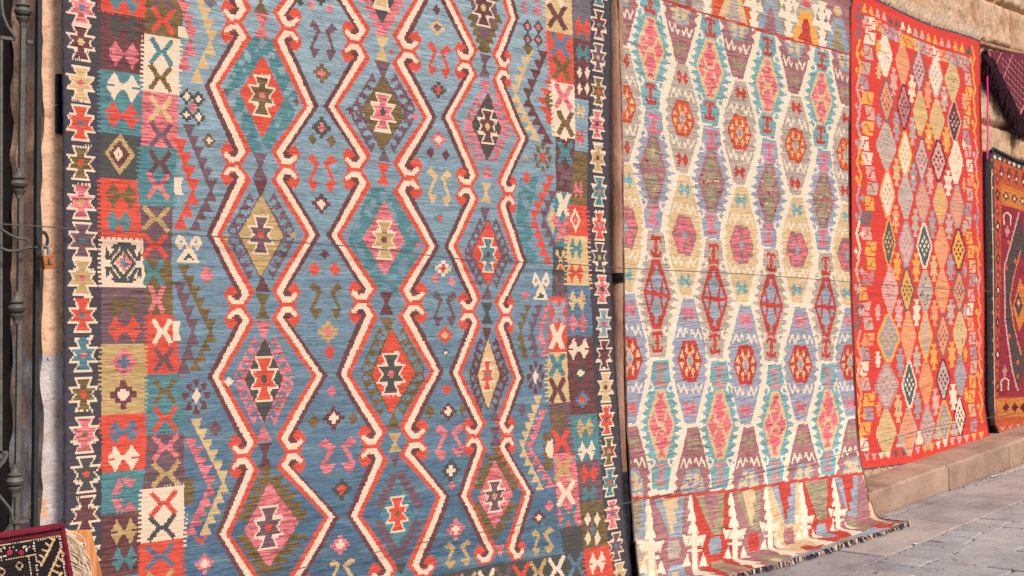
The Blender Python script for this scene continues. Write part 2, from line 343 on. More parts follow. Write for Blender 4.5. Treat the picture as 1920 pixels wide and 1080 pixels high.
# panels
def panels(fa, fb, lst, cb=True):
    for y0, y1, col, ms in lst:
        pid = A.part('border_panel'); strip(A, fa, fb, y0, y1, col)
        if col in 'CMJRT' and cb: comb(A, fa, y0, y1, col, -1, 6); comb(A, fb, y0 + 8, y1 + 8, col, 1, 6)
        for kind, x, y, c, *e in ms:
            if kind == 'x': A.xmark(x, y, e[0] if e else 36, e[1] if len(e) > 1 else 42, c)
            elif kind == 'b': A.butterfly(x, y, e[0] if e else 58, e[1] if len(e) > 1 else 46, c, col)
            elif kind == 'q': A.cross(x, y, e[1], c, e[0])
            elif kind == 'f':
                for i in (-1, 1):
                    for j in (-1, 1): A.dia(x + i * e[1], y + j * e[2], e[1] * .7, e[2] * .8, c)
                A.dia(x, y, e[1] * .6, e[2] * .7, e[0])
panels(eL, eAB, [(-130, 22, 'R', [('b', 232, 0, 'T')]), (22, 130, 'W', [('b', 232, 50, 'G'), ('b', 233, 103, 'K')]), (130, 248, 'T', [('b', 231, 164, 'C', 62, 50), ('b', 229, 218, 'R', 64, 48)]),
    (248, 334, 'G', []), (334, 447, 'R', [('b', 228, 368, 'O'), ('b', 224, 417, 'T', 46, 44)]), (447, 541, 'C', []), (541, 647, 'L', [('b', 233, 575, 'O'), ('b', 234, 618, 'R', 62, 44)]),
    (647, 780, 'M', [('q', 233, 680, 'K', 'U', 25), ('q', 232, 741, 'P', 'C', 25)]), (780, 888, 'R', [('b', 233, 810, 'U', 58, 42), ('b', 232, 860, 'C', 58, 46)]), (888, 968, 'T', []),
    (968, 1088, 'W', [('b', 234, 998, 'M', 48, 46), ('b', 236, 1050, 'T', 46, 46)]), (1088, 1200, 'T', [('b', 236, 1120, 'C')]), (1200, 1330, 'R', [('b', 236, 1240, 'M')])])
A.part('diamond_motif'); A.dia(225, 290, 29, 39, 'M'); A.dia(224, 290, 20, 27, 'P'); A.cross(222, 290, 9, 'C', None, 1.3); A.dia(222, 290, 3, 3, 'R')
A.part('rosette_motif')
for i, j in ((-1, -1), (1, -1), (-1, 1), (1, 1)):
    A.lstroke(232, 495, [(0, 27 * j), (21 * i, 0)], 7, 'G')
    A.loc(232, 495, [(9 * i, 37 * j), (33 * i, 30 * j), (34 * i, 8 * j), (24 * i, 6 * j), (8 * i, 27 * j)], 'G'); A.loc(232, 495, [(17 * i, 29 * j), (27 * i, 26 * j), (27 * i, 12 * j)], 'C'); A.loc(232, 495, [(23 * i, 31 * j), (33 * i, 33 * j), (30 * i, 22 * j)], 'C')
A.loc(232, 495, [(-13, -38), (13, -38), (4, -24), (-4, -24)], 'G'); A.loc(232, 495, [(-13, 38), (13, 38), (4, 24), (-4, 24)], 'G')
A.cross(234, 494, 15, 'K', 'T')
A.part('bird_motif')
for j in (-1, 1): A.loc(234, 930, [(-24, 4 * j), (-12, 32 * j), (24, 30 * j), (12, 12 * j), (0, 22 * j), (-4, 6 * j)], 'K'); A.lstroke(234, 930, [(-10, 8 * j), (0, 20 * j), (-8, 30 * j)], 4, 'T')
panels(eAB, eB, [(-130, -42, 'K', []), (-42, 62, 'O', [('x', 303, -5, 'L'), ('x', 305, 40, 'R')]), (62, 172, 'C', [('x', 303, 98, 'T'), ('x', 301, 147, 'O')]), (172, 274, 'K', [('x', 302, 205, 'J'), ('x', 302, 255, 'L')]),
    (274, 385, 'T', [('x', 300, 307, 'P'), ('x', 297, 350, 'K')]), (385, 486, 'L', [('x', 293, 411, 'M', 44, 40), ('x', 291, 461, 'R', 42, 42)]), (486, 592, 'O', [('x', 288, 512, 'T', 34, 42), ('x', 295, 563, 'K', 24, 46)]),
    (592, 705, 'R', [('x', 305, 623, 'C', 30, 40), ('x', 308, 675, 'L', 30, 40)]), (705, 815, 'T', [('x', 310, 735, 'O', 34, 38), ('x', 311, 786, 'R', 40, 42)]), (815, 917, 'L', [('x', 312, 840, 'K', 44, 40), ('x', 312, 890, 'M', 46, 40)]),
    (917, 1021, 'C', [('x', 308, 945, 'R', 44, 40), ('x', 305, 990, 'G', 44, 40)]), (1021, 1130, 'R', [('x', 303, 1045, 'U', 46, 38), ('x', 303, 1095, 'M', 44, 40)]), (1130, 1330, 'T', [('x', 303, 1165, 'C', 44, 40)])])
A.part('border_panel'); A.loc(342, 62, [(-8, -13), (3, -9), (8, 0), (12, 11), (-8, 8)], 'C'); A.part('border_panel'); A.loc(336, 350, [(-9, -17), (8, -16), (3, -2), (8, 15), (-8, 16)], 'C'); A.part('border_panel'); A.loc(333, 621, [(-8, -18), (7, -17), (2, 0), (7, 17), (-8, 18)], 'C')
def pd(cx): return lambda e: e
panels(eC, eD, [(-130, 57, 'J', [('x', 1042, -12, 'C', 28, 42), ('x', 1045, 32, 'P', 28, 40)]), (57, 152, 'R', [('x', 1050, 85, 'U', 28, 38), ('x', 1053, 129, 'O', 26, 36)]), (152, 255, 'C', [('x', 1056, 182, 'K', 26, 40), ('x', 1060, 232, 'O', 24, 40)]),
    (255, 358, 'W', [('x', 1059, 287, 'T', 22, 36), ('x', 1060, 330, 'L', 22, 36)]), (358, 462, 'T', [('x', 1056, 385, 'C', 18, 38), ('x', 1053, 433, 'K', 17, 38)]), (462, 558, 'G', [('x', 1048, 540, 'L', 18, 36)]),
    (558, 662, 'R', [('x', 1046, 586, 'b', 17, 36), ('x', 1043, 632, 'C', 20, 40)]), (662, 757, 'J', [('x', 1044, 685, 'T', 22, 36), ('x', 1045, 732, 'P', 24, 40)]), (757, 852, 'L', [('x', 1047, 788, 'O', 22, 36), ('x', 1050, 828, 'R', 26, 38)]),
    (852, 992, 'K', [('x', 1054, 880, 'M', 26, 38), ('x', 1059, 925, 'C', 27, 40), ('x', 1064, 970, 'T', 26, 38)]), (992, 1120, 'G', [])])
A.part('figure_motif'); A.tri(1049, 493, 507, 9, 'J'); A.dia(1044, 475, 4, 7, 'J'); A.dia(1056, 475, 4, 7, 'J'); A.lstroke(1049, 484, [(-5, -6), (4, 8)], 3, 'J'); A.lstroke(1049, 484, [(6, -6), (-3, 8)], 3, 'J'); A.tri(1049, 498, 506, 5, 'R')
panels(eD, eN, [(-130, 70, 'd', [('b', 1091, 53, 'R', 30, 38)]), (70, 185, 'W', [('b', 1092, 101, 'T', 26, 34), ('f', 1093, 152, 'C', 'W', 7, 15)]), (185, 283, 'Y', [('b', 1088, 210, 'J', 16, 30), ('b', 1087, 258, 'R', 15, 34)]), (283, 384, 'O', [('b', 1083, 320, 'H' if 'H' in PAL else 'O', 14, 26), ('b', 1083, 357, 'K', 18, 34)]),
    (384, 443, 'R', []), (443, 535, 'J', [('b', 1079, 467, 'T', 24, 38), ('b', 1077, 513, 'R', 28, 36)]), (535, 631, 'U', [('b', 1079, 564, 'J', 32, 38), ('b', 1081, 607, 'K', 34, 36)]), (631, 780, 'W', [('b', 1084, 655, 'C', 38, 38), ('q', 1088, 700, 'G', 'C', 15), ('q', 1091, 750, 'U', 'R', 14)]),
    (780, 866, 'T', [('b', 1095, 803, 'M', 32, 36), ('b', 1098, 846, 'C', 33, 36)]), (866, 945, 'L', [('b', 1102, 888, 'R', 34, 34), ('b', 1103, 928, 'T', 30, 34)]), (945, 1031, 'O', [('f', 1109, 992, 'C', 'U', 9, 18)]), (1031, 1092, 'R', [('b', 1118, 1055, 'C', 31, 40)]), (1092, 1330, 'T', [('b', 1128, 1120, 'K', 31, 40)])])
A.part('diamond_motif'); A.dia(1078, 413, 10, 23, 'C'); A.dia(1078, 413, 6, 13, 'R'); A.dia(1078, 412, 4, 7, 'K')
# bottom end border
eb = A.part('end_border'); A.poly([(600, 1118), (760, 1091), (900, 1065), (1050, 1038), (1056, 1042), (1110, 1170), (1120, 1330), (346, 1330), (346, 1164)], 'G')
for i, (x, c) in enumerate([(1078, 'U'), (1042, 'C'), (1008, 'M'), (977, 'R'), (945, 'L'), (914, 'C'), (880, 'M'), (846, 'R'), (810, 'C'), (772, 'T')]):
    A.xmark(x, 1060 + (1078 - x) * .19, 26, 40, c, 7)
# side zigzag sawtooth strips
for p0, p1, p2, c, n1, n2, wd, sd in [((338, 5), (358, 75), (338, 130), 'K', 3, 2, 15, 1), ((362, -25), (395, 78), (360, 155), 'J', 5, 3, 15, 1), ((330, 262), (362, 360), (330, 430), 'R', 4, 3, 17, 1), ((346, 235), (396, 358), (360, 432), 'L', 6, 4, 15, 1),
        ((330, 530), (362, 622), (338, 700), 'L', 4, 3, 16, 1), ((338, 498), (396, 622), (360, 697), 'O', 6, 4, 15, 1), ((352, 825), (394, 912), (352, 1005), 'K', 5, 5, 16, 1), ((362, 787), (420, 905), (380, 1003), 'J', 6, 5, 14, 1),
        ((998, 95), (966, 176), (1010, 262), 'J', 5, 5, 12, -1), ((1024, 98), (990, 185), (1032, 268), 'P', 5, 5, 13, -1), ((1036, 330), (1003, 412), (1030, 496), 'R', 5, 5, 11, -1), ((1040, 360), (1020, 412), (1040, 462), 'L', 3, 3, 10, -1),
        ((994, 572), (976, 622), (988, 670), 'O', 3, 3, 9, -1), ((1014, 572), (997, 622), (1008, 670), 'L', 3, 3, 10, -1), ((1027, 572), (1014, 622), (1024, 668), 'K', 3, 3, 8, -1), ((1014, 744), (980, 842), (1016, 920), 'J', 6, 5, 10, -1), ((1022, 770), (994, 842), (1036, 912), 'K', 5, 5, 11, -1)]:
    A.part('sawtooth_strip'); A.saw(p0, p1, p2, c, n1, n2, wd, sd)
A.part('sawtooth_strip')
for i in range(5): A.loc(1030, 158 + i * 17, [(-26 + 8 * abs(i - 2), -6), (4, -9), (6, 9), (-14 + 6 * abs(i - 2), 6)], 'R')
A.dia(1030, 190, 10, 20, 'O'); A.poly([(1033, 150), (1060, 158), (1062, 265), (1041, 255)], 'C'); A.xmark(1056, 182, 26, 40, 'K'); A.xmark(1060, 232, 24, 40, 'O'); comb(A, eC, 155, 255, 'C', -1, 5)
A.part('sawtooth_strip'); A.dia(1036, 412, 9, 28, 'J'); A.dia(1040, 412, 5, 14, 'K')
A.part('sawtooth_strip')
for i in range(3): A.loc(358, 905 + i * 16, [(-12, -7), (10 - 3 * abs(i - 1), -7), (4, 8), (-12, 8)], 'O')
for i in range(4): A.loc(1022, 820 + i * 18, [(10, -8), (-7, -8), (-2, 9), (10, 9)], 'O')
A.part('border_panel'); A.loc(1026, 843, [(9, -18), (0, -14), (-6, 0), (0, 14), (9, 18)], 'C')
# teal clouds in the field
A.part('field_cloud'); A.poly([(462, 72), (522, 76), (535, 110), (556, 165), (558, 198), (540, 245), (522, 287), (458, 285), (440, 245), (425, 190), (424, 155), (444, 110)], 'T')
A.part('field_cloud'); A.poly([(697, 350), (742, 352), (762, 385), (790, 440), (795, 468), (770, 510), (742, 562), (705, 556), (680, 520), (660, 480), (658, 440), (682, 390)], 'T')
A.part('field_cloud'); A.poly([(975, 335), (1010, 330), (992, 405), (1008, 490), (990, 492), (968, 440), (972, 390)], 'T')
# hooked zigzag bands (knots and vertices of each of the six chains)
def half(K, V, sd, dr, so, si, vo, ky):
    m = A.m(*K)
    def g(a, b):
        a = a * (so if a < 0 else si); dx = -sd * a if sd < 0 else -a
        dx = a if sd < 0 else -a
        return (K[0] + dx, K[1] + dr * b * ky + dx * m * .6)
    def v(o): return (V[0] + (o if sd < 0 else -o) * vo, V[1])
    A.poly([g(-14, 0), g(14, 0), g(32, 28), v(29), v(14), g(0, 34), g(-17, 41), g(-26, 24)], 'R')
    A.poly([g(-9, 16), g(4, 15), g(10, 25), v(12), v(0), g(-10, 41), g(0, 28), g(-10, 20)], 'P')
    A.poly([g(-8, 4), g(8, 4), g(22, 25), v(20), v(9.5), g(9, 24), g(3, 15), g(-5, 14), g(-10, 19), g(-17, 23), g(-20, 17)], 'C')
chains = [(-1, [(437, -224), (437, 43), (438, 309), (447, 577), (456, 857), (474, 1140)], [(380, -110), (383, 162), (388, 441), (390, 708), (405, 1003), (425, 1290)], 1, 1, 1, 1),
          (1, [(538, -205), (538, 55), (538, 313), (540, 572), (550, 848), (566, 1120)], [(594, -45), (598, 200), (604, 441), (617, 705), (638, 970), (660, 1240)], 1, .95, 1, 1),
          (-1, [(662, -160), (665, 80), (670, 318), (681, 567), (698, 837), (716, 1095)], [(602, -45), (607, 200), (615, 441), (632, 703), (650, 968), (672, 1235)], 1, .95, .98, .97),
          (1, [(760, -140), (766, 96), (771, 334), (778, 569), (779, 826), (794, 1082)], [(816, -20), (821, 220), (827, 463), (834, 697), (846, 932), (860, 1170)], 1, .95, .9, .95),
          (-1, [(868, -118), (874, 116), (879, 350), (882, 584), (891, 819), (911, 1058)], [(822, -10), (828, 220), (835, 462), (843, 700), (858, 931), (874, 1160)], .85, .7, .85, .88),
          (1, [(938, -108), (945, 129), (956, 365), (951, 591), (953, 817), (970, 1050)], [(975, 34), (992, 261), (989, 492), (985, 710), (1001, 924), (1010, 1150)], .55, .72, .74, .88)]
for ci, (sd, Ks, Vs, so, si, vo, ky) in enumerate(chains):
    A.part('hooked_band')
    for i, K in enumerate(Ks):
        if ci == 5:
            below = Vs[i] if i < len(Vs) else None; above = Vs[i - 1] if i > 0 else None
            below = Vs[i + 0] if i < len(Vs) else None
            if i == 0: above = None
            # chain six starts with a vertex above its second knot
            above = Vs[i - 1] if i >= 1 else None; below = Vs[i] if i < len(Vs) else None
        else:
            below = Vs[i] if i < len(Vs) else None; above = Vs[i - 1] if i >= 1 else None
        if above is not None: half(K, above, sd, -1, so, si, vo, ky)
        if below is not None and not (ci >= 4 and i == 5): half(K, below, sd, 1, so, si, vo, ky)
# medallions
def hooks(l, r, t, b, cy, cx, col):
    q = max(5.5, (r - l) * .10)
    for sx, ex in ((-1, l), (1, r)):
        for sy, ey in ((-1, t), (1, b)):
            A.stroke([(cx, ey), (ex + sx * 3, cy)], 6, col)
            for k in range(4):
                u = (k + .35) / 4.2; x, y = cx + (ex - cx) * u, ey + (cy - ey) * u
                tx, ty = x + sx * q * 2.3, y + sy * 5
                A.poly([(tx - q, ty + 7), (tx + q, ty + 7), (tx + 1, ty - 8)] if sy < 0 else [(tx - q, ty - 7), (tx + q, ty - 7), (tx + 1, ty + 8)], col)
                A.stroke([(tx - sx * q * .7, ty - sy * 6), (tx - sx * q * .7, ty - sy * 9)], 4, col)
                A.stroke([(tx + sx * q * .8, ty - sy * 7), (tx + sx * q * 1.0, ty - sy * 14), (x + sx * q * .9, y - sy * 24)], 4, col)
def feather(l, r, t, b, cy, cx, col, n=5):
    for sx, ex in ((-1, l), (1, r)):
        for sy, ey in ((-1, t), (1, b)):
            for k in range(n):
                u0, u1 = k / n, (k + 1) / n; xa, xb = cx + (ex - cx) * u0, cx + (ex - cx) * u1; ya, yb = ey + (cy - ey) * u0 + sy * 12, ey + (cy - ey) * u1 + sy * 12
                o = abs(ex - cx) * .52; m = A.m(xa, ya) * sx
                A.poly([(cx, ya), (xa + sx * o, ya + m * o), (xb + sx * o * .28, yb), (cx, yb)] if sy < 0 else [(cx, ya), (xa + sx * o, ya + m * o), (xb + sx * o * .28, yb), (cx, yb)], col)
meds = [((490, 180), 448, 533, 107, 257, 'R', ('O', 'K', 27, 39), None, None), ((490, 441), 449, 533, 368, 519, 'M', ('L', 'R', 26, 38), 'h', 'L'), ((497, 712), 460, 533, 637, 792, 'G', ('R', 'G', 28, 43), 'h', 'K'), ((505, 990), 459, 562, 908, 1063, 'K', ('L', 'R', 30, 42), 'f', 'O'),
        ((716, -33), 678, 756, -110, 43, 'G', ('J', 'R', 26, 52), 'f', 'K'), ((720, 211), 680, 760, 145, 280, 'O', ('K', 'G', 25, 37), 'h', 'L'), ((724, 450), 684, 762, 379, 517, 'K', ('M', 'P', 24, 37), None, None), ((735, 702), 700, 779, 619, 776, 'R', ('G', 'K', 28, 41), 'h', 'O'), ((745, 965), 712, 784, 899, 1027, 'T', ('R', 'O', 22, 34), 'f', 'L'),
        ((908, 15), 884, 934, -60, 84, 'L', ('W', 'J', 22, 36), 'f', 'O'), ((915, 238), 885, 941, 175, 301, 'G', ('W', 'J', 20, 34), 'h', 'K'), ((917, 478), 887, 941, 415, 535, 'R', ('T', 'W', 18, 33), 'h', 'L'), ((916, 704), 898, 939, 639, 765, 'J', ('R', 'T', 14, 31), 'h', 'P'), ((928, 931), 897, 962, 865, 990, 'K', ('L', 'M', 22, 31), 'f', 'O')]
for (cx, cy), l, r, t, b, c, st, sur, sc_ in meds:
    pid = A.part('medallion')
    if sur == 'h': hooks(l, r, t, b, cy, cx, sc_)
    elif sur == 'f': feather(l, r, t, b, cy, cx, sc_)
    mm = A.m(cx, cy); A.poly([(cx - 1, t), (cx + 2, t), (r, cy + (r - cx) * mm), (cx + 2, b), (cx - 1, b), (l, cy - (cx - l) * mm)], c)
    A.star(cx, cy, st[2], st[3], st[0], st[1], par=pid)
A.part('hourglass_motif')
for cx, y0, y1, hw, c, k in [(487, -18, 27, 14, 'O', 0), (488, 27, 73, 14, 'K', 0), (487, 288, 337, 14, 'L', 0), (488, 338, 368, 14, 'P', 2), (493, 521, 548, 14, 'W', 1), (494, 552, 600, 14, 'O', 0), (495, 603, 637, 14, 'K', 2), (497, 800, 827, 14, 'K', 1), (498, 832, 877, 13, 'W', 0), (500, 877, 905, 12, 'O', 2),
        (716, 43, 69, 12, 'K', 1), (717, 70, 114, 12, 'J', 0), (719, 116, 146, 15, 'L', 2), (724, 283, 303, 12, 'L', 1), (723, 307, 347, 12, 'R', 0), (727, 549, 590, 13, 'W', 0), (729, 597, 620, 16, 'O', 2), (739, 778, 806, 13, 'O', 1), (741, 812, 849, 13, 'M', 0), (741, 857, 876, 9, 'L', 2), (748, 1030, 1048, 11, 'L', 1), (752, 1054, 1076, 12, 'G', 2),
        (908, 81, 100, 9, 'O', 1), (909, 104, 144, 10, 'L', 0), (910, 151, 176, 10, 'K', 2), (916, 312, 334, 11, 'K', 1), (914, 342, 381, 10, 'J', 0), (912, 390, 416, 9, 'L', 2), (915, 538, 561, 10, 'L', 1), (915, 568, 609, 11, 'G', 0), (914, 614, 640, 9, 'W', 2), (929, 768, 791, 9, 'L', 1), (930, 800, 836, 11, 'L', 0), (930, 842, 862, 10, 'O', 0), (930, 992, 1014, 9, 'O', 2), (938, 1022, 1042, 9, 'K', 2)]:
    A.part('hourglass_motif')
    if k == 0: A.hour(cx, y0, y1, hw, c)
    else: A.tri(cx, y0, y1, hw, c, k == 1)
for x, y, r, co, ci in [(603, 139, 17, 'O', 'K'), (604, 240, 18, 'G', 'K'), (604, 383, 18, 'P', 'C'), (611, 478, 9, 'P', None), (617, 623, 19, 'M', 'K'), (628, 785, 20, 'W', 'C'), (641, 918, 19, 'G', 'R'), (638, 1022, 18, 'K', 'C'), (821, 52, 14, 'J', 'L'), (823, 169, 15, 'G', 'R'), (824, 262, 15, 'K', 'C'), (829, 410, 11, 'T', 'R'),
        (833, 504, 15, 'C', 'R'), (836, 629, 15, 'R', 'J'), (837, 662, 7, 'f', 'C'), (842, 772, 16, 'W', 'C'), (846, 883, 19, 'G', 'C'), (855, 993, 18, 'K', 'C'), (391, 265, 13, 'O', 'C'), (386, 1059, 18, 'K', 'C'), (1009, 971, 13, 'W', 'C'), (735, 98, 5, 'R', None), (560, 5, 8, 'G', None), (393, 5, 12, 'd', None), (600, -4, 14, 'G', None)]:
    A.part('cross_motif'); A.cross(x, y, r, co, ci)
for x, y, rx, ry, c in [(587, 262, 9, 11, 'O'), (623, 265, 10, 12, 'O'), (582, 10, 8, 10, 'K'), (617, 17, 8, 10, 'K'), (592, 505, 12, 14, 'R'), (631, 506, 11, 14, 'R'), (621, 661, 11, 15, 'R'), (625, 735, 10, 12, 'K'), (591, 791, 12, 14, 'O'), (664, 786, 10, 13, 'O'), (820, 19, 7, 11, 'P'), (810, 286, 8, 11, 'P'), (839, 291, 8, 11, 'P'), (819, 523, 8, 11, 'K'), (849, 528, 7, 10, 'K'),
        (840, 731, 10, 11, 'R'), (807, 772, 10, 15, 'O'), (868, 769, 7, 12, 'O'), (848, 911, 8, 8, 'K'), (389, 516, 13, 18, 'K'), (405, 804, 13, 17, 'L'), (990, 91, 9, 14, 'O'), (988, 333, 7, 13, 'R'), (985, 555, 8, 8, 'K'), (980, 770, 7, 14, 'L'), (1028, 949, 9, 12, 'K'), (423, 172, 7, 7, 'L'), (555, 192, 7, 7, 'L'), (425, 447, 7, 8, 'M'), (552, 441, 7, 8, 'M'), (430, 717, 10, 9, 'C'), (780, 219, 7, 7, 'K'), (787, 460, 7, 7, 'K'), (793, 701, 5, 5, 'L'), (658, 207, 8, 8, 'P'), (867, 468, 3, 3, 'K'), (864, 229, 4, 3, 'K'), (958, 489, 4, 4, 'W'), (959, 255, 4, 4, 'K'), (987, 297, 5, 6, 'M')]:
    A.part('diamond_motif'); A.dia(x, y, rx, ry, c)
for x0, x1, y0, y1, c, mr in [(576, 600, 38, 110, 'L', 1), (607, 631, 43, 114, 'L', -1), (577, 601, 288, 358, 'R', 1), (608, 635, 290, 360, 'R', -1), (580, 608, 529, 599, 'O', 1), (621, 645, 529, 599, 'O', -1), (597, 632, 823, 891, 'K', 1), (640, 672, 819, 887, 'K', -1), (617, 640, 1049, 1100, 'J', 1), (643, 668, 1046, 1100, 'J', -1),
        (801, 821, 77, 143, 'R', 1), (825, 847, 83, 148, 'R', -1), (804, 825, 312, 382, 'J', 1), (830, 851, 317, 387, 'J', -1), (812, 833, 545, 613, 'L', 1), (838, 859, 546, 614, 'L', -1), (815, 842, 796, 864, 'K', 1), (847, 874, 794, 859, 'K', -1), (833, 857, 1016, 1068, 'M', 1), (863, 886, 1012, 1062, 'M', -1),
        (977, 993, -25, 26, 'K', 1), (998, 1018, -22, 32, 'K', -1), (995, 1012, 992, 1043, 'M', 1), (1016, 1038, 988, 1038, 'M', -1)]:
    A.part('hook_motif'); A.ess(x0, x1, y0, y1, c, mr)
A.part('flower_motif')
for i in (-1, 1):
    for j in (-1, 1): A.cross(361 + i * 11, 201 + j * 17 + i * 2, 13, 'G', 'C', 1.15)
A.dia(362, 202, 8, 13, 'K')
A.part('flower_motif')
for i in (-1, 1):
    for j in (-1, 1): A.dia(1000 + i * 10, 63 + j * 12 + i * 1, 9, 14, 'G'); A.dia(1000 + i * 10, 63 + j * 12 + i, 5, 7, 'K')
for cx, cy, c, cc, sx_, sy_ in [(369, 743, 'P', 'C', 29, 36), (1005, 707, 'P', 'C', 18, 34), (1018, 296, 'O', 'R', 19, 30)]:
    A.part('flower_motif')
    for k in range(8):
        t = k * math.pi / 4; x, y = math.cos(t) * .7, math.sin(t) * .72; A.loc(cx, cy, [(x - .24, y - .16), (x + .24, y - .16), (x + .08, y + .22), (x - .08, y + .22)] if y < .2 else [(x - .24, y + .2), (x + .24, y + .2), (x + .08, y - .2), (x - .08, y - .2)], c, sx_, sy_)
    A.lstroke(cx, cy, [(-.5, -.5), (.5, .5)], 4, c, sx_, sy_); A.lstroke(cx, cy, [(.5, -.5), (-.5, .5)], 4, c, sx_, sy_); A.dia(cx, cy, sx_ * .32, sy_ * .4, cc)
for cx, cy, k in [(354, 465, 1), (1013, 537, .62)]:
    A.part('horn_motif')
    A.loc(cx, cy, [(-7, 2), (7, 2), (22, 27), (-22, 27)], 'C', k); A.tri(cx, cy + 12, cy + 22, 10 * k, 'G')
    for i in (-1, 1): A.lstroke(cx, cy, [(0, 4), (8 * i, -12), (16 * i, -22), (22 * i, -8), (16 * i, 0), (11 * i, -6)], 6 * (k + .15), 'C', k)
A.part('chevron_motif'); A.poly([(366, 1008), (392, 1005), (380, 1024)], 'R'); A.poly([(373, 1008), (386, 1006), (380, 1014)], 'B')

# ---- kilim B: the pale kilim of linked hexagons
Bk = Ras(1120, -60, 1760, 1140, 'c', 2, .075)
def tooth_edge(cx, t, b, e, w, amp, lo=.2, hi=.8, th=17, full=.8):
    """outline of a stretched hexagon with saw teeth along its middle"""
    H = b - t; mid = (t + b) / 2
    def hw(y): u = 1 - abs(y - mid) / (H / 2); return e + (w - e) * min(1, u / full)
    pts = [(e, t)]; y = t + lo * H
    pts.append((hw(y), y))
    n = int((hi - lo) * H / th); st = (hi - lo) * H / n
    for k in range(n):
        y0 = y + k * st; y1 = y0 + st
        a = amp * (.45 + .55 * max(0, 1 - abs(y0 + st / 2 - mid) / (.32 * H))) * (1.2 if k == n // 2 else 1)
        if k < n // 2: pts += [(hw(y0), y0 + 1), (hw(y0) + a, y0 + st * .55), (hw(y1) - 1, y1)]
        else: pts += [(hw(y0) + a * .3, y0 + st * .2), (hw(y0) + a, y0 + st * .45), (hw(y1) - 2, y1)]
    pts += [(hw(b - lo * H), b - lo * H), (e, b)]
    return pts
def rel(R, cx, cy, half_pts, col):
    m = R.m(cx, cy); R.poly([(cx + a, y + a * m) for a, y in half_pts] + [(cx - a, y - a * m) for a, y in half_pts[::-1]], col)
def anchor(R, cx, cy, w, h, c, c2):
    R.loc(cx, cy, [(-1, -.55), (-.8, -1), (.8, -1), (1, -.55), (.75, -.4), (.5, -.65), (.2, -.65), (.38, 0), (.2, .6), (.5, .62), (.75, .35), (1, .5), (.8, 1), (-.8, 1), (-1, .5), (-.75, .35), (-.5, .62), (-.2, .6), (-.38, 0), (-.2, -.65), (-.5, -.65), (-.75, -.4)], c, w, h)
    R.dia(cx, cy, w * .22, h * .4, c2)
def mosaic(cx, cy, w, h, cols, n, seed, lim=.95):
    r = random.Random(seed); m = Bk.m(cx, cy)
    for _ in range(n):
        a, b = r.uniform(-.85, .85), r.uniform(-.85, .85)
        if abs(a) + abs(b) * .75 > lim: continue
        x, y = cx + a * w, cy + b * h + a * w * m; q, z = r.uniform(2.2, 4.6), r.uniform(1.4, 2.6)
        Bk.poly([(x - q, y - z), (x + q, y - z + q * 2 * m), (x + q, y + z + q * 2 * m), (x - q, y + z)], r.choice(cols))
def cellA(cx, t, b, k, s):
    out, inn, ank, an2 = {'e': ('e', 't', 'r', 'o'), 'l': ('l', 'm', 'p', 'p'), 'g': ('g', 'r', 'r', 'o'), 'E': ('e', 't', 'u', 'p')}[k]
    H = b - t; mid = (t + b) / 2; pid = Bk.part('lattice_cell')
    rel(Bk, cx, mid, tooth_edge(cx, t, b, 15 * s, 28 * s, 12.5 * s, .17, .83, 15, .95), out)
    for yy, d in ((t + .21 * H, 1), (b - .21 * H, -1)):
        for i in (-1, 1): Bk.lstroke(cx, yy, [(25 * i * s, 0), (17 * i * s, -8 * d), (13 * i * s, 3 * d), (18 * i * s, 7 * d)], 3.6 * s, 'c')
    Bk.part('inner_diamond', pid); w, e, h = 25.5 * s, 8 * s, .275 * H
    rel(Bk, cx, mid, [(e, mid - h), (w, mid - h * .06), (w, mid + h * .06), (e, mid + h)], inn)
    if k in 'eE':
        for j in (-1, 1):
            Bk.loc(cx, mid, [(-.28, j * .9), (.28, j * .9), (.1, j * .72), (.46, j * .52), (.16, j * .08), (-.16, j * .08), (-.46, j * .52), (-.1, j * .72)], 'p', w, h)
            Bk.loc(cx, mid, [(j * .9, 0), (j * .5, -.36), (j * .36, -.1), (j * .2, 0), (j * .36, .1), (j * .5, .36)], 'p', w, h)
            Bk.lstroke(cx, mid, [(-.8, j * .1), (.8, j * .1)], 2, 'p' if k == 'E' else 't', w, h)
        mosaic(cx, mid, w, h, ['p', 't', 'p', 's', 'p'], 26, cx + t)
    elif k == 'l':
        mosaic(cx, mid, w, h, ['v', 'm', 'v', 'z', 't'], 34, cx + t)
        for j in (-1, 1):
            Bk.loc(cx, mid, [(-.2, j * .95), (.2, j * .95), (.12, j * .7), (.5, j * .55), (.22, j * .1), (-.22, j * .1), (-.5, j * .55), (-.12, j * .7)], 'v', w, h)
            for i in (-1, 1): Bk.dia(cx + i * w * .55, mid + j * h * .16, w * .17, h * .1, 'v')
        mosaic(cx, mid, w * .6, h * .8, ['m', 'v', 't', 'm'], 12, cx + b)
    else:
        for j in (-1, 1):
            Bk.loc(cx, mid, [(-.14, j * .86), (.14, j * .86), (.08, j * .66), (.46, j * .5), (.2, j * .08), (-.2, j * .08), (-.46, j * .5), (-.08, j * .66)], 'b', w, h)
            for i in (-1, 1): Bk.loc(cx, mid, [(i * .82, j * .05), (i * .4, j * .06), (i * .52, j * .4)], 'b', w, h)
    for yy in (t + .12 * H, b - .12 * H): Bk.part('anchor_motif', pid); anchor(Bk, cx, yy, 11 * s, .085 * H, ank, an2)
    Bk.cur = None
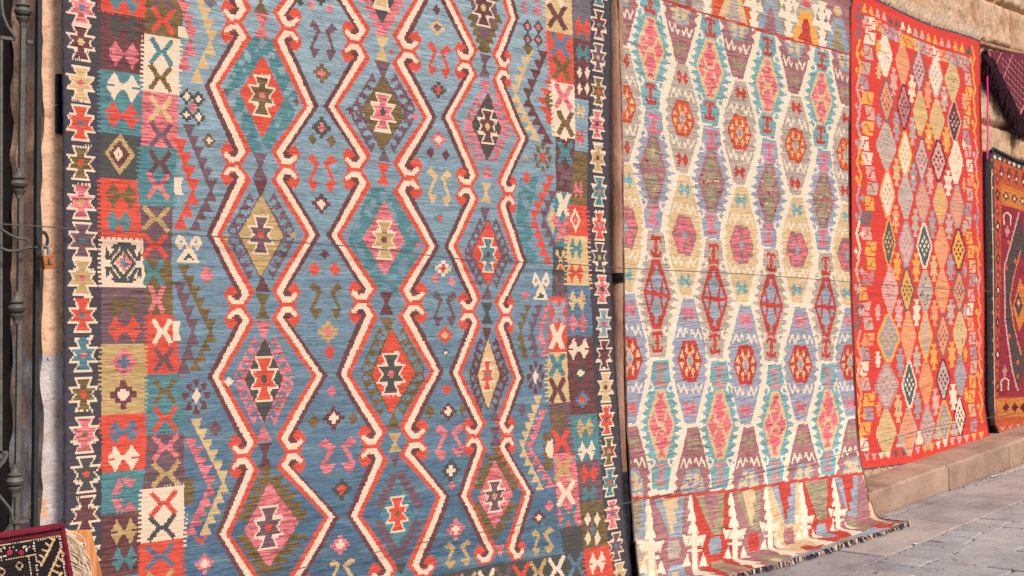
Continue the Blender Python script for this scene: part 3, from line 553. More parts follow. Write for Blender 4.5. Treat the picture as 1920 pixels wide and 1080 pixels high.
def cellB(cx, t, b, k, s, only=None):
    out, hx, dec, but = {'g': ('g', 'r', 't', 'r'), 't': ('t', 'm', 'p', 'e'), 'l': ('l', 'r', 't', 'p'), 'm': ('m', 'b', 't', 'v')}[k]
    H = b - t; mid = (t + b) / 2; pid = Bk.part('lattice_cell')
    rel(Bk, cx, mid, tooth_edge(cx, t, b, 10 * s, 28.5 * s, 6 * s, .33, .67, 15, .62), out)
    for yy in (t + .28 * H, b - .28 * H):
        d = 1 if yy < mid else -1
        Bk.part('zigzag_motif', pid)
        for i in (-1, 1): Bk.lstroke(cx, yy, [(23 * i * s, 9 * d), (16.5 * i * s, -8 * d), (11.5 * i * s, 8 * d), (6 * i * s, -8 * d), (3.5 * i * s, 0)], 2.7 * s, 'c')
    for yy in (t + .12 * H, b - .12 * H): Bk.part('butterfly_motif', pid); Bk.butterfly(cx, yy, 23 * s, .13 * H, but, out)
    Bk.part('inner_hexagon', pid); w, h = 23 * s, .165 * H
    Bk.loc(cx, mid, [(-.5, -1), (.5, -1), (1, -.05), (1, .05), (.5, 1), (-.5, 1), (-1, .05), (-1, -.05)], hx, w, h)
    if k == 'g': Bk.loc(cx, mid, [(-.46, -.92), (.46, -.92), (.9, 0), (.46, .92), (-.46, .92), (-.9, 0)], 'o', w, h)
    if k in 'gl':
        for i in (-1, 1):
            for j in (-1, 1): Bk.loc(cx, mid, [(i * .12, j * .3), (i * .22, j * .85), (i * .42, j * .45)], 't', w, h); Bk.loc(cx, mid, [(i * .45, j * .08), (i * .62, j * .5), (i * .84, j * .1)], 't', w, h)
        Bk.loc(cx, mid, [(0, -.5), (.3, 0), (0, .5), (-.3, 0)], 't', w, h)
    else:
        for i in (-1, 1):
            for j in (-1, 1): Bk.rect(cx + i * w * .3, mid + j * h * .62, w * .17, h * .2, dec); Bk.rect(cx + i * w * .62, mid + j * h * .2, w * .2, h * .12, dec); Bk.rect(cx + i * w * .3, mid + j * h * .25, w * .16, h * .13, dec)
    if k in 'tm': mosaic(cx, mid, w, h, [dec, hx, dec, 'm'], 22, cx + t, 1.2)
    Bk.dia(cx, mid, w * .2, h * .36, 'b'); Bk.cur = None
for cx, t, b, k, s in [(1170, 88, 303, 'g', 1), (1174, 309, 546, 't', 1), (1178, 551, 795, 'l', 1.05), (1283, 121, 324, 'g', 1), (1287, 329, 554, 't', 1), (1293, 560, 795, 'l', 1.02), (1389, 152, 346, 'g', .94), (1393, 351, 567, 't', .94), (1398, 573, 797, 'l', .98), (1493, 180, 366, 'g', .88), (1497, 370, 568, 't', .88), (1503, 577, 790, 'l', .96), (1587, 202, 379, 'g', .82), (1591, 384, 573, 't', .82), (1596, 578, 781, 'l', .9),
        (1166, -135, 83, 'm', 1), (1279, -100, 118, 'm', 1), (1384, -62, 147, 'm', .94), (1488, -25, 176, 'm', .88), (1583, 5, 198, 'm', .84), (1182, 801, 1040, 'm', 1.05), (1298, 801, 1040, 'm', 1.02), (1404, 802, 1035, 'm', .98), (1508, 796, 1020, 'm', .96), (1600, 787, 1000, 'm', .9)]:
    cellB(cx, t, b, k, s)
for cx, ts, ks, s in [((1221, 1226, 1232, 1237), ((-20, 204), (206, 431), (434, 671), (676, 919)), 'elgE', 1), ((1335, 1338, 1342, 1349), ((27, 233), (237, 447), (450, 672), (678, 917)), 'elgE', .96), ((1439, 1444, 1448, 1455), ((65, 257), (262, 464), (467, 678), (684, 911)), 'elgE', .88), ((1538, 1545, 1550, 1554), ((93, 277), (282, 470), (475, 678), (683, 892)), 'elgE', .8)]:
    for x, (t, b), k in zip(cx, ts, ks): cellA(x, t, b, k, s)
# end borders
te = Bk.part('end_border'); Bk.poly([(1100, -80), (1100, -52), (1250, 2), (1350, 33), (1420, 56), (1500, 81), (1600, 106), (1620, 106), (1620, -80)], 'g')
def topy(x): return -52 + (x - 1100) * .36 if x < 1250 else float(np.interp(x, [1250, 1350, 1420, 1500, 1600], [2, 33, 56, 81, 106]))
seq = [('m', 'b', 'v'), ('o', 't', 'g'), ('v', 'b', 'm'), ('g', 'y', 'r'), ('m', 'b', 'v')]
for i, cx in enumerate([1265, 1375, 1443, 1507, 1566]):
    y = topy(cx); a, b_, c_ = seq[i]; W = 36
    Bk.poly([(cx - W, y - W * .3), (cx + W, y + W * .3), (cx + W, y - 130), (cx - W, y - 140)], a)
    Bk.poly([(cx - 26, y - 10), (cx + 26, y + 6), (cx + 12, y - 60), (cx - 6, y - 64)], b_)
    Bk.poly([(cx - 14, y - 8), (cx + 14, y + 2), (cx + 8, y - 22), (cx + 10, y - 26), (cx + 5, y - 46), (cx - 2, y - 48), (cx - 7, y - 28), (cx - 4, y - 26)], c_)
    Bk.dot(cx + 2, y - 76, 8, 9, 'p' if i % 2 else 't')
for cx in [1222, 1330, 1413, 1477, 1538]:
    y = topy(cx) - 2
    for k in range(5): Bk.poly([(cx - 9, y - 14 - 18 * k), (cx + 9, y - 9 - 18 * k), (cx + 3, y + 8 - 18 * k), (cx - 3, y + 7 - 18 * k)], 'c')
    for i in (-1, 1): Bk.loc(cx, y - 62, [(4 * i, -14), (20 * i, -10), (12 * i, 10)], 'c'); Bk.loc(cx, y - 40, [(4 * i, 6), (20 * i, 8), (12 * i, -14)], 'c')
Bk.stroke([(1100, -52), (1250, 2), (1350, 33), (1420, 56), (1500, 81), (1620, 110)], 5, 'r')
be = Bk.part('end_border')
bl = [(1150, 941), (1180, 936), (1290, 928), (1400, 918), (1480, 905), (1560, 895), (1614, 889), (1660, 886)]
def boty(x): return float(np.interp(x, [p[0] for p in bl], [p[1] for p in bl]))
Bk.poly(bl + [(1760, 886), (1760, 1140), (1150, 1140)], 'm')
# motif panels of the lower border, following how the cloth slides out over the ground towards the right
def fold(x, y):
    """shear of pattern where the cloth lies on the street: right and flatter"""
    f = 1118 - .30 * (x - 1150)           # where the cloth meets the street
    if y <= f: return (x, y)
    d = y - f; return (x + d * 1.5, f + d * .42)
def bp(pts, col):
    q = []
    for (ax, ay), (bx, by) in zip(pts, pts[1:] + pts[:1]):
        n = max(1, int(math.hypot(bx - ax, by - ay) / 5)); q += [fold(ax + (bx - ax) * k / n, ay + (by - ay) * k / n) for k in range(n)]
    Bk.poly(q, col)
lay = [(1188, 't', 'b', 'v', 'g'), (1253, 'm', 'b', 't', 'g'), (1332, 'r', 'v', 'm', 'b'), (1404, 'm', 'v', 't', 'r'), (1472, 't', 'b', 'r', 'm'), (1533, 'r', 'v', 'v', 'b'), (1590, 'm', 'b', 'r', 'v'), (1642, 't', 't', 't', 'm')]
tx = [1150, 1212, 1294, 1370, 1438, 1504, 1566, 1622]
for i, (cx, a, b_, c_, hx) in enumerate(lay):
    x0, x1 = tx[i], (tx[i + 1] if i + 1 < len(tx) else 1690); y = boty(cx) + 2; k = (x1 - x0) / 80; dx = 6
    Bk.part('border_panel', be)
    bp([(x0, boty(x0) + 2), (x1, boty(x1) + 2), (x1 + 26, y + 190), (x0 + 26, y + 190)], a)
    bp([(cx - 30 * k, y + 2), (cx + 27 * k, y - 2), (cx + 17 * k + dx, y + 74), (cx - 4 * k + dx, y + 76)], b_)
    bp([(cx - 14 * k, y + 2), (cx + 14 * k, y), (cx + 16 * k, y + 24), (cx + 8 * k, y + 25), (cx + 14 * k, y + 48), (cx + 6 * k, y + 50), (cx + 9 * k, y + 66), (cx + 2 * k, y + 66), (cx - 2 * k, y + 48), (cx - 8 * k, y + 26)], c_)
    hc = (cx + 8, y + 98)
    bp([(hc[0] - 9 * k, hc[1] - 16), (hc[0] + 9 * k, hc[1] - 18), (hc[0] + 14 * k, hc[1]), (hc[0] + 9 * k, hc[1] + 16), (hc[0] - 8 * k, hc[1] + 17), (hc[0] - 13 * k, hc[1])], hx)
    bp([(cx - 8 * k + 10, y + 128), (cx + 14 * k + 10, y + 124), (cx + 34 * k + 12, y + 190), (cx - 24 * k + 12, y + 190)], b_)
    bp([(cx + 6, y + 140), (cx + 16, y + 140), (cx + 26, y + 176), (cx + 4, y + 176)], c_)
for i, x in enumerate(tx[1:7]):
    y = boty(x) + 2; Bk.part('tree_motif', be); k = 1 - .055 * i
    for j in range(4): w_ = (6.5 + 2.3 * j) * k; yy = y + j * 24 * k; x_ = x + j * 2.2; bp([(x_ - 1.5, yy - 2), (x_ + 1.5, yy - 2), (x_ + w_ * .75, yy + 16 * k), (x_ + w_, yy + 27 * k), (x_ - w_, yy + 27 * k), (x_ - w_ * .75, yy + 16 * k)], 'c')
    yb = y + 78 * k; x_ = x + 6
    bp([(x_ - 6 * k, yb), (x_ + 6 * k, yb), (x_ + 9 * k, yb + 96), (x_ - 1 * k, yb + 96)], 'c')
    for sd in (-1, 1):
        bp([(x_ + sd * 7, yb + 3), (x_ + sd * 25 * k, yb), (x_ + sd * 17 * k, yb + 25 * k)], 'c'); bp([(x_ + 3 + sd * 8, yb + 62 * k), (x_ + 3 + sd * 26 * k, yb + 62 * k), (x_ + 3 + sd * 16 * k, yb + 36 * k)], 'c')
    bp([(x_ - 13 * k, yb + 29 * k), (x_ + 16 * k, yb + 28 * k), (x_ + 16 * k, yb + 34 * k), (x_ - 13 * k, yb + 35 * k)], 'c')
    for j in range(3): yy = yb + 66 * k + j * 18; bp([(x_ - 10, yy + 18), (x_ + 18, yy + 18), (x_ + 5, yy - 4)], 'c')
Bk.cur = be; Bk.stroke(bl, 6, 'r')
Bk.poly([(1240, 1140), (1372, 1092), (1480, 1062), (1600, 1026), (1720, 990), (1720, 980), (1640, 989), (1560, 1019), (1480, 1046), (1420, 1066), (1300, 1100), (1200, 1140)], 'b')
for x, y in [(1520, 1026), (1655, 985), (1400, 1072), (1590, 1012)]: Bk.poly([(x - 20, y), (x - 4, y - 4), (x + 6, y - 1), (x + 26, y - 6), (x + 18, y + 4), (x - 8, y + 6)], 'r' if x != 1590 else 'v')

# ---- kilim C: the red kilim with columns of diamonds
Ck = Ras(1570, -40, 1880, 920, '3', 3)
def lozenge(cx, cy, hw, hh, c, c2, k):
    Ck.part('diamond'); Ck.loc(cx, cy, [(-.22, -1), (.22, -1), (1, -.1), (1, .1), (.22, 1), (-.22, 1), (-1, .1), (-1, -.1)], c2 if k else c, hw, hh)
    if k:
        Ck.loc(cx, cy, [(-.1, -.88), (.1, -.88), (.8, -.06), (.8, .06), (.1, .88), (-.1, .88), (-.8, .06), (-.8, -.06)], c, hw, hh)
        for j in range(-3, 4):
            for i in range(-2, 3):
                if abs(i) / 3.2 + abs(j) / 4.4 < .72 and (i + j) % 2 == 0: Ck.dia(cx + i * hw * .26, cy + j * hh * .19 + i * hw * .26 * Ck.m(cx, cy), hw * .15, hh * .1, c2)
    else:
        r = random.Random(int(cx * 7 + cy))
        for _ in range(16):
            a, b = r.uniform(-.6, .6), r.uniform(-.6, .6)
            if abs(a) + abs(b) < .85: Ck.rect(cx + a * hw, cy + b * hh, 1.4, 1.6, c2)
cols = [[(1657, 104, 15, 41, 'w', 'a', 0), (1660, 190, 14, 41, 'h', 'd', 1), (1659, 275, 19, 44, 'a', 'v', 0), (1661, 365, 15, 46, 'w', 'h', 1), (1664, 455, 12, 45, 'f', 'y', 1), (1667, 545, 15, 44, 'q', 'u', 0), (1664, 635, 21, 46, 'x', 'y', 1), (1660, 725, 22, 44, 'a', 'u', 1), (1658, 812, 18, 44, 'J', 'M', 0)],
        [(1692, 119, 14, 41, 's', 'h', 0), (1694, 201, 14, 43, 'u', 'z', 1), (1696, 291, 14, 45, 'w', 'y', 1), (1696, 370, 15, 43, 'a', 'x', 0), (1697, 459, 15, 45, 'q', 'x', 1), (1698, 545, 14, 42, 'y', 'f', 1), (1700, 631, 14, 46, 's', 'h', 0), (1701, 722, 14, 44, 'f', 'w', 1), (1698, 810, 16, 44, 'h', 'a', 1)],
        [(1724, 132, 14, 40, 'q', 'd', 1), (1726, 214, 14, 42, 'J', 'y', 0), (1729, 300, 14, 42, 'q', 'd', 1), (1730, 379, 14, 41, 's', 'x', 1), (1732, 462, 15, 43, 'f', 'w', 1), (1733, 547, 15, 41, 'a', 'f', 0), (1733, 631, 14, 43, 'a', 'y', 1), (1733, 717, 14, 43, 'h', 's', 0), (1734, 801, 15, 43, 'a', 'u', 1)],
        [(1756, 143, 14, 40, 'w', 'a', 1), (1758, 225, 14, 40, 'J', 'y', 0), (1761, 302, 15, 40, 'q', 'z', 1), (1764, 382, 14, 40, 'y', 'a', 1), (1765, 465, 14, 40, 's', 'h', 0), (1766, 546, 14, 42, 's', 'y', 0), (1767, 630, 13, 41, 'h', 'd', 1), (1767, 712, 14, 40, 'a', 'z', 1), (1767, 791, 14, 40, 'x', 'y', 1)],
        [(1787, 151, 14, 38, 'J', 'v', 0), (1790, 228, 13, 40, 'z', 'a', 1), (1793, 305, 13, 41, 'w', 's', 0), (1795, 389, 13, 41, 'h', 'x', 1), (1797, 469, 14, 41, 'y', 'z', 1), (1798, 547, 13, 38, 'h', 'd', 1), (1799, 625, 13, 40, 'J', 'v', 0), (1799, 704, 11, 39, 'x', 'a', 0), (1796, 781, 11, 39, 'w', 'z', 1)]]
for cl in cols:
    for q in cl: lozenge(*q)
cyc = ['q', 'y', 'x', 'w', 'J', 'a', 's', 'x', 'y', 'a']
def figure(cx, cy, hw, hh, c, d=None):
    Ck.part('figure_motif'); o = [(.62, -1), (.22, -.58), (1, -.46), (.55, 0), (1, .46), (.22, .58), (.62, 1)]
    Ck.loc(cx, cy, o + [(-a, b) for a, b in o[::-1]], c, hw, hh)
    if d: Ck.dia(cx, cy, hw * .3, hh * .22, d)
for i, lst in enumerate([[(1674, 154), (1679, 238), (1679, 324), (1677, 412), (1680, 500), (1683, 589), (1685, 680), (1680, 767)], [(1710, 167), (1711, 247), (1712, 333), (1715, 419), (1716, 502), (1716, 587), (1716, 675), (1716, 762)], [(1741, 178), (1743, 257), (1745, 340), (1748, 422), (1750, 505), (1751, 587), (1749, 670), (1751, 755)], [(1772, 186), (1776, 262), (1779, 343), (1780, 425), (1782, 502), (1782, 585), (1784, 665), (1785, 745)]]):
    for j, (x, y) in enumerate(lst): figure(x, y, 8, 26 - i * .8, cyc[(i * 3 + j * 2) % 10], cyc[(i + j) % 10] if (i + j) % 2 else None)
for j, y in enumerate([190, 268, 348, 428, 507, 585, 665, 742]): figure(1808 + (j > 3) * 1, y, 4, 13, cyc[(j * 3) % 10])
for j, y in enumerate([90, 135, 228, 586, 675, 768]): figure(1645, y, 6, 14, cyc[(j * 3 + 1) % 10])
def sblock(cx, cy, w, h, c):
    Ck.part('hook_motif'); k = 1 if int(cy / 28) % 2 else -1
    Ck.loc(cx, cy, [(-.5 * k, -.5), (.36 * k, -.48), (.5 * k, .5), (-.36 * k, .48)], c, w, h)
    Ck.lstroke(cx, cy, [(.5 * k, -.2), (.1 * k, -.24), (-.1 * k, .24), (-.5 * k, .2)], 2.1, '3', w, h)
for j in range(29):
    y = 44 + j * 28.2; sblock(1623 + 6 * math.sin(j * 1.3) + (4 if 8 < j < 18 else 0), y, 23 if j % 2 else 19, 25, 'qwaaxyqywwqaydqyyuyqahxwayxywqa'[j])
for j in range(26): sblock(1813 + 3 * math.sin(j) + min(j, 16) * .5, 122 + j * 27, 13, 24, cyc[(j * 3 + 2) % 10])
topc = lambda x: float(np.interp(x, [1597, 1640, 1691, 1752, 1837], [-16, 0, 24, 50, 76])); botc = lambda x: float(np.interp(x, [1612, 1700, 1770, 1848], [878, 868, 850, 832]))
for j in range(17):
    x = 1619 + j * 12.4; y = topc(x) + 24; Ck.part('triangle_motif'); Ck.loc(x, y, [(-1, -8), (1, -8), (5, 8), (-5, 8)], ['y', 'y', 'q', 'q', 'f', 'f', 'w', 'w', 'a', 'a', 'y', 'y', 'q', 'q', 'y', 'y', 'f'][j])
    if 0 < j < 16: sblock(x + 2, y + 26 if j > 2 else y + 24, 14, 22, cyc[(j * 3) % 10])
    x = 1622 + j * 13.2; y = botc(x) - 19; Ck.part('triangle_motif'); Ck.loc(x, y, [(-5, -7), (5, -7), (1, 7), (-1, 7)], ['a', 'q', 'w', 'w', 'f', 'f', 'q', 'q', 'y', 'y', 'w', 'w', 'q', 'a', 'a', 'y', 'y'][j])
for j in range(12):
    y = 42 + j * 68; c = ['d', 'y', 'q', 'a', 'y', 'x', 'w', 'a', 'd', 's', 'h', 'y'][j]; b = 1606 + (j > 8) * 3
    Ck.part('vine_border'); Ck.stroke([(b + 4, y - 34), (b - 2, y - 10), (b + 6, y + 18), (b + 1, y + 34)], 4, c); Ck.dia(b + 9, y - 10, 4, 8, c); Ck.stroke([(b, y - 8), (b + 8, y - 10)], 3, c); Ck.dia(b - 2, y + 22, 3.5, 7, c)
    y = 115 + j * 59; Ck.part('vine_border'); b = 1826 + min(j, 6) * 1.4; Ck.stroke([(b - 2, y - 29), (b + 3, y - 6), (b - 2, y + 12), (b + 2, y + 29)], 3, c if j % 2 else 'y'); Ck.dia(b - 4, y - 2, 3.5, 7, c if j % 2 else 'y')
for j, (x, c) in enumerate([(1683, 'a'), (1718, 'w'), (1753, 'a'), (1785, 'a')]):
    Ck.part('figure_motif'); y = botc(x) - 42; Ck.loc(x, y, [(-4, -14), (4, -14), (3, -2), (8, 4), (6, 12), (-6, 12), (-8, 4), (-3, -2)], c)

# ---- carpet D: the orange pile carpet at the right edge
Dk = Ras(1830, 250, 2030, 880, '4', 3)
Dk.part('field'); Dk.poly([(1830, 250), (2030, 250), (2030, 880), (1830, 880)], '4')
Dk.part('guard_border'); Dk.poly([(1830, 250), (1864, 285), (1866, 805), (1862, 880), (1830, 880)], '8'); Dk.poly([(1830, 250), (2030, 250), (2030, 350), (1925, 322), (1862, 297)], '8')
for j in range(20): y = 300 + j * 26; Dk.part('heart_motif'); Dk.dia(1860, y, 2.4, 4, 'w' if j % 3 else '7')
for j in range(12): x = 1866 + j * 9; Dk.part('heart_motif'); Dk.dia(x, 293 + (x - 1862) * .38, 3, 4, ['w', 'w', '7', 'q'][j % 4])
for j in range(15):
    y = 335 + j * 30; Dk.part('border_motif'); Dk.dia(1870, y, 4.5, 14, '9' if j % 2 else '5'); Dk.dia(1870, y, 2, 5, 'w' if j % 4 == 3 else '7')
for j in range(8): x = 1878 + j * 14; Dk.part('border_motif'); Dk.dia(x, 322 + (x - 1878) * .36, 5, 16, 'z'); Dk.dia(x, 326 + (x - 1878) * .36, 2, 4, 'w')
Dk.part('inner_band'); Dk.poly([(1876, 346), (2030, 392), (2030, 425), (1878, 382)], '7')
for j in range(7): Dk.cross(1886 + j * 16, 368 + j * 4.6, 6, '9', 'w', 1.3)
Dk.part('inner_band'); Dk.poly([(1866, 748), (2030, 740), (2030, 778), (1872, 782)], '7')
for j in range(7): Dk.cross(1886 + j * 16, 764, 6, '9', None, 1.6)
mid_ = Dk.part('medallion'); Dk.poly([(1877, 384), (2030, 428), (2030, 738), (1872, 746), (1874, 560)], '5')
Dk.poly([(1911, 398), (1920, 440), (1985, 560), (1920, 690), (1907, 732), (1896, 690), (1884, 600), (1882, 500), (1896, 450)], '8'); Dk.stroke([(1911, 398), (1896, 452), (1882, 500), (1884, 600), (1897, 690), (1907, 732)], 2.4, 'q')
Dk.poly([(1914, 470), (1940, 560), (1914, 665), (1900, 610), (1894, 560), (1900, 520)], '5'); Dk.poly([(1912, 520), (1934, 570), (1910, 622), (1898, 575)], '7'); Dk.dia(1909, 572, 8, 24, '8'); Dk.dia(1909, 568, 3, 8, 'h')
Dk.stroke([(1914, 470), (1900, 520), (1893, 560), (1900, 610), (1914, 665)], 1.6, 'h')
for x, y in [(1888, 410), (1884, 720)]: Dk.lstroke(x, y, [(-6, 12), (-7, -6), (0, -12), (7, -6), (6, 12)], 2, 'w'); Dk.dia(x, y + 24 * (1 if y < 500 else -1), 5, 12, 'u')
for x, y in [(1903, 490), (1886, 502), (1890, 455), (1908, 680), (1892, 630), (1908, 705)]: Dk.dia(x, y, 3, 6, 'o')
for j in range(6): Dk.part('border_motif'); Dk.loc(1880 + j * 14, 803 - j * 3, [(-4, -4), (0, 0), (4, -4), (0, 5)], 'q')

# ------------------------------------------------------------------ cloth surfaces
def yarn_noise(nv, nu, seed, L=15):
    r = np.random.default_rng(seed); out = np.zeros((nv, nu))
    for ln, a in ((L, .62), (L * 4, .22), (5, .45)):
        k = r.normal(size=(nv, nu // ln + 3)); x = np.arange(nu) / ln; sh = r.uniform(0, 1, size=(nv, 1)); X = x[None] + sh; i = X.astype(int); f = X - i; f = f * f * (3 - 2 * f)
        out += a * (np.take_along_axis(k, i, 1) * (1 - f) + np.take_along_axis(k, i + 1, 1) * f)
    return out
ALB = .80
def tidy(pid, parts):
    """one connected piece per part: specks join their neighbours, larger separate pieces become parts of their own"""
    pid = pid.astype(np.int32).copy(); names = list(parts)
    for it in range(3):
        nv, nu = pid.shape; brk = np.ones((nv, nu), bool); brk[:, 1:] = pid[:, 1:] != pid[:, :-1]
        rid = np.cumsum(brk.ravel()).reshape(nv, nu) - 1; n = int(rid[-1, -1]) + 1; par = np.arange(n)
        same = pid[1:] == pid[:-1]; e = np.unique(rid[1:][same].astype(np.int64) * n + rid[:-1][same]); a, b = e // n, e % n
        while True:                                   # min-label propagation with pointer jumping
            m = np.minimum(par[a], par[b]); old = par.copy(); np.minimum.at(par, par[a], m); np.minimum.at(par, par[b], m); np.minimum.at(par, a, m); np.minimum.at(par, b, m); par = par[par]
            if (par == old).all(): break
        comp = par[rid]; ids, first, cnt = np.unique(comp.ravel(), return_index=True, return_counts=True); pf = pid.ravel(); cp = pf[first]
        if it < 2:
            small = ids[cnt < (14 if it == 0 else 30)]; msk = np.isin(comp, small); lab = np.zeros(n, np.int32)
            for k, f in zip(ids[cnt < (14 if it == 0 else 30)], first[cnt < (14 if it == 0 else 30)]): lab[k] = pf[f - 1] if f % nu else (pf[f - nu] if f >= nu else pf[f])
            pid[msk] = lab[comp[msk]]
        else:
            big = {}
            for k, p, c in sorted(zip(ids, cp, cnt), key=lambda q: -q[2]):
                if p not in big: big[p] = k; continue
                names.append(names[p]); pid[comp == k] = len(names) - 1
    return pid, names
def cloth(root, R, P, lookup, mat, seed, blk=3, dye=None, jit=.7, bump_y=None, sel=None):
    """P: (nv+1, nu+1, 3) base surface; the pattern is read where each knot lies; bump_y: relief along the normal"""
    nv, nu = P.shape[0] - 1, P.shape[1] - 1; r = np.random.default_rng(seed)
    cc = (P[:-1, :-1] + P[1:, :-1] + P[:-1, 1:] + P[1:, 1:]) / 4
    rows = np.minimum((np.arange(nv) // blk) * blk + blk // 2, nv - 1); cq = cc[rows]
    px, py = lookup(cq)
    px = px + r.normal(size=(nv, 1))[rows] * jit * .5 + r.normal(size=(nv, nu))[rows] * jit * .25
    ix = np.clip(((px - R.x0) * R.sc).astype(int), 0, R.w - 1); iy = np.clip(((py - R.y0) * R.sc).astype(int), 0, R.h - 1)
    cid, pid = R.c[iy, ix], R.p[iy, ix]
    pid, names = tidy(pid, R.parts)
    base = np.array([lin(np.array(c) * .95 + np.array((204, 184, 168)) * .05) for c, a in PALN]); amp = np.array([a for c, a in PALN])
    yn = yarn_noise(nv, nu, seed)[np.minimum((np.arange(nv) // max(1, blk - 1)) * max(1, blk - 1), nv - 1)]
    col = base[cid]
    if dye: col = dye(col, cid, px, py, yn)
    k = np.clip(1 + amp[cid] * yn * 1.9, .45, 1.7)[..., None]
    col = np.clip(col * k, 0, 1.2) * ALB
    W = P.copy()
    if bump_y is not None: W[..., 1] += bump_y
    off = np.array(root['_o']); V = (W - off).reshape(-1, 3)
    I = np.arange((nv + 1) * (nu + 1)).reshape(nv + 1, nu + 1)
    Q = np.stack([I[:-1, :-1], I[1:, :-1], I[1:, 1:], I[:-1, 1:]], -1).reshape(-1, 4)
    pf = pid.ravel(); cf = col.reshape(-1, 3); order = np.argsort(pf, kind='stable'); ids, st = np.unique(pf[order], return_index=True); st = list(st) + [len(order)]
    objs = {}
    for n_, k_ in enumerate(ids):
        fi = order[st[n_]:st[n_ + 1]]
        nm, par = names[k_]; q = Q[fi]; uv, inv = np.unique(q, return_inverse=True)
        m = np_mesh(nm, V[uv], inv.reshape(-1, 4), mat, cf[fi]); o = bpy.data.objects.new(nm, m); COL.objects.link(o)
        if k_ not in objs: objs[k_] = o
        o['_par'] = par if par is not None else -1; o.parent = root
    for k_, o in objs.items():
        pr = o['_par']
        if pr in objs and objs[pr] is not o: o.parent = objs[pr]
    for o in list(root.children_recursive):
        if '_par' in o: del o['_par']
    # backing sheet and bound edges: gives the cloth its thickness
    sv, su = max(1, nv // 190), max(1, nu // 60); G = W[np.unique(np.r_[0:nv + 1:sv, nv])][:, np.unique(np.r_[0:nu + 1:su, nu])].copy()
    dv, du = np.gradient(G, axis=0), np.gradient(G, axis=1); nr = np.cross(dv, du); nr /= np.linalg.norm(nr, axis=-1, keepdims=True) + 1e-12
    nr *= np.where(nr[..., 1:2] + -nr[..., 2:3] > 0, 1, -1); G += nr * .009
    a, b = G.shape[:2]; I2 = np.arange(a * b).reshape(a, b); Q2 = np.stack([I2[:-1, :-1], I2[:-1, 1:], I2[1:, 1:], I2[1:, :-1]], -1).reshape(-1, 4)
    ob = bpy.data.objects.new('backing', np_mesh('backing', (G - off).reshape(-1, 3), Q2, BACK)); COL.objects.link(ob); ob.parent = root
    if sel:
        for e_ in (W[::4, 0], W[::4, -1]): MB().tube([(q[0], q[1] + .001, q[2]) for q in e_], [.0065 + .0012 * math.sin(n_ * 1.9) for n_ in range(len(e_))], 6).build('selvedge', sel, root)
    return W
def grid_surface(nu, nv, Lf, Rf, Tf, Bf, Y):
    """planar cloth: left/right edge X as function of v, top/bottom Z as function of u"""
    u = np.linspace(0, 1, nu + 1)[None]; v = np.linspace(0, 1, nv + 1)[:, None]
    X = Lf(v) + u * (Rf(v) - Lf(v)); Z = Tf(u) + v * (Bf(u) - Tf(u)); return np.stack([X, np.full_like(X, Y), Z + 0 * X], -1)
def edge_tab(pts, Y):
    a = np.array([onY(x, y, Y) for x, y in pts]); o = np.argsort(a[:, 2]); return a[o, 2], a[o, 0]

# ================================================================== the place
# street
st = MB(); X0, X1 = -30, 60
st.add([(X0, -40, zg(X0) - .012), (X1, -40, zg(X1) - .012), (X1, .3, zg(X1) - .012), (X0, .3, zg(X0) - .012)], [(0, 1, 2, 3)])
street = struct(st.build('street', JOINT))
def slab(name, xs, ys, mat, parent, h=.03, jit=.004, rr=random):
    """one paving stone with worn, uneven edges"""
    (xa, xb), (ya, yb) = xs, ys; n = 4; top = []
    for i in range(n): t = i / n; top.append((xa + (xb - xa) * t, ya))
    for i in range(n): t = i / n; top.append((xb, ya + (yb - ya) * t))
    for i in range(n): t = i / n; top.append((xb - (xb - xa) * t, yb))
    for i in range(n): t = i / n; top.append((xa, yb - (yb - ya) * t))
    cx, cy = (xa + xb) / 2, (ya + yb) / 2; dz = rr.uniform(-.003, .004); tx, ty = rr.uniform(-.008, .008), rr.uniform(-.008, .008)
    top = [(x + rr.uniform(-jit, jit) * 2, y + rr.uniform(-jit, jit) * 2) for x, y in top]
    def z(x, y, e): return zg(x) + dz + (x - cx) * tx + (y - cy) * ty + e
    V = [(cx, cy, z(cx, cy, .002))]; N = len(top)
    V += [(cx + (x - cx) * (1 - .012 / max(.1, abs(xb - xa))), cy + (y - cy) * (1 - .012 / max(.1, abs(yb - ya))), z(x, y, rr.uniform(-.001, .001))) for x, y in top]
    V += [(x, y, z(x, y, -.006)) for x, y in top] + [(x, y, z(x, y, -h)) for x, y in top]
    Fc = [(0, 1 + i, 1 + (i + 1) % N) for i in range(N)]
    for r_ in (0, 1): Fc += [(1 + r_ * N + i, 1 + (r_ + 1) * N + i, 1 + (r_ + 1) * N + (i + 1) % N, 1 + r_ * N + (i + 1) % N) for i in range(N)]
    mb = MB(); mb.add(V, Fc); o = mb.build(name, mat, parent, smooth=False); return o
rp = random.Random(5)
x = 5.2
while x < 14.5:                                        # pinkish slabs along the kerb
    ln = rp.uniform(.85, 1.25); slab('edge_slab', (x + .004, x + ln - .004), (-1.085, -.505), SLABM, street, rr=rp); x += ln
x = 5.0
while x < 14.5:
    ln = rp.uniform(.7, 1.1); slab('gutter_strip', (x + .003, x + ln - .003), (-.498, -.428), SLABM, street, rr=rp, jit=.002); x += ln
x = 4.6; k = 0
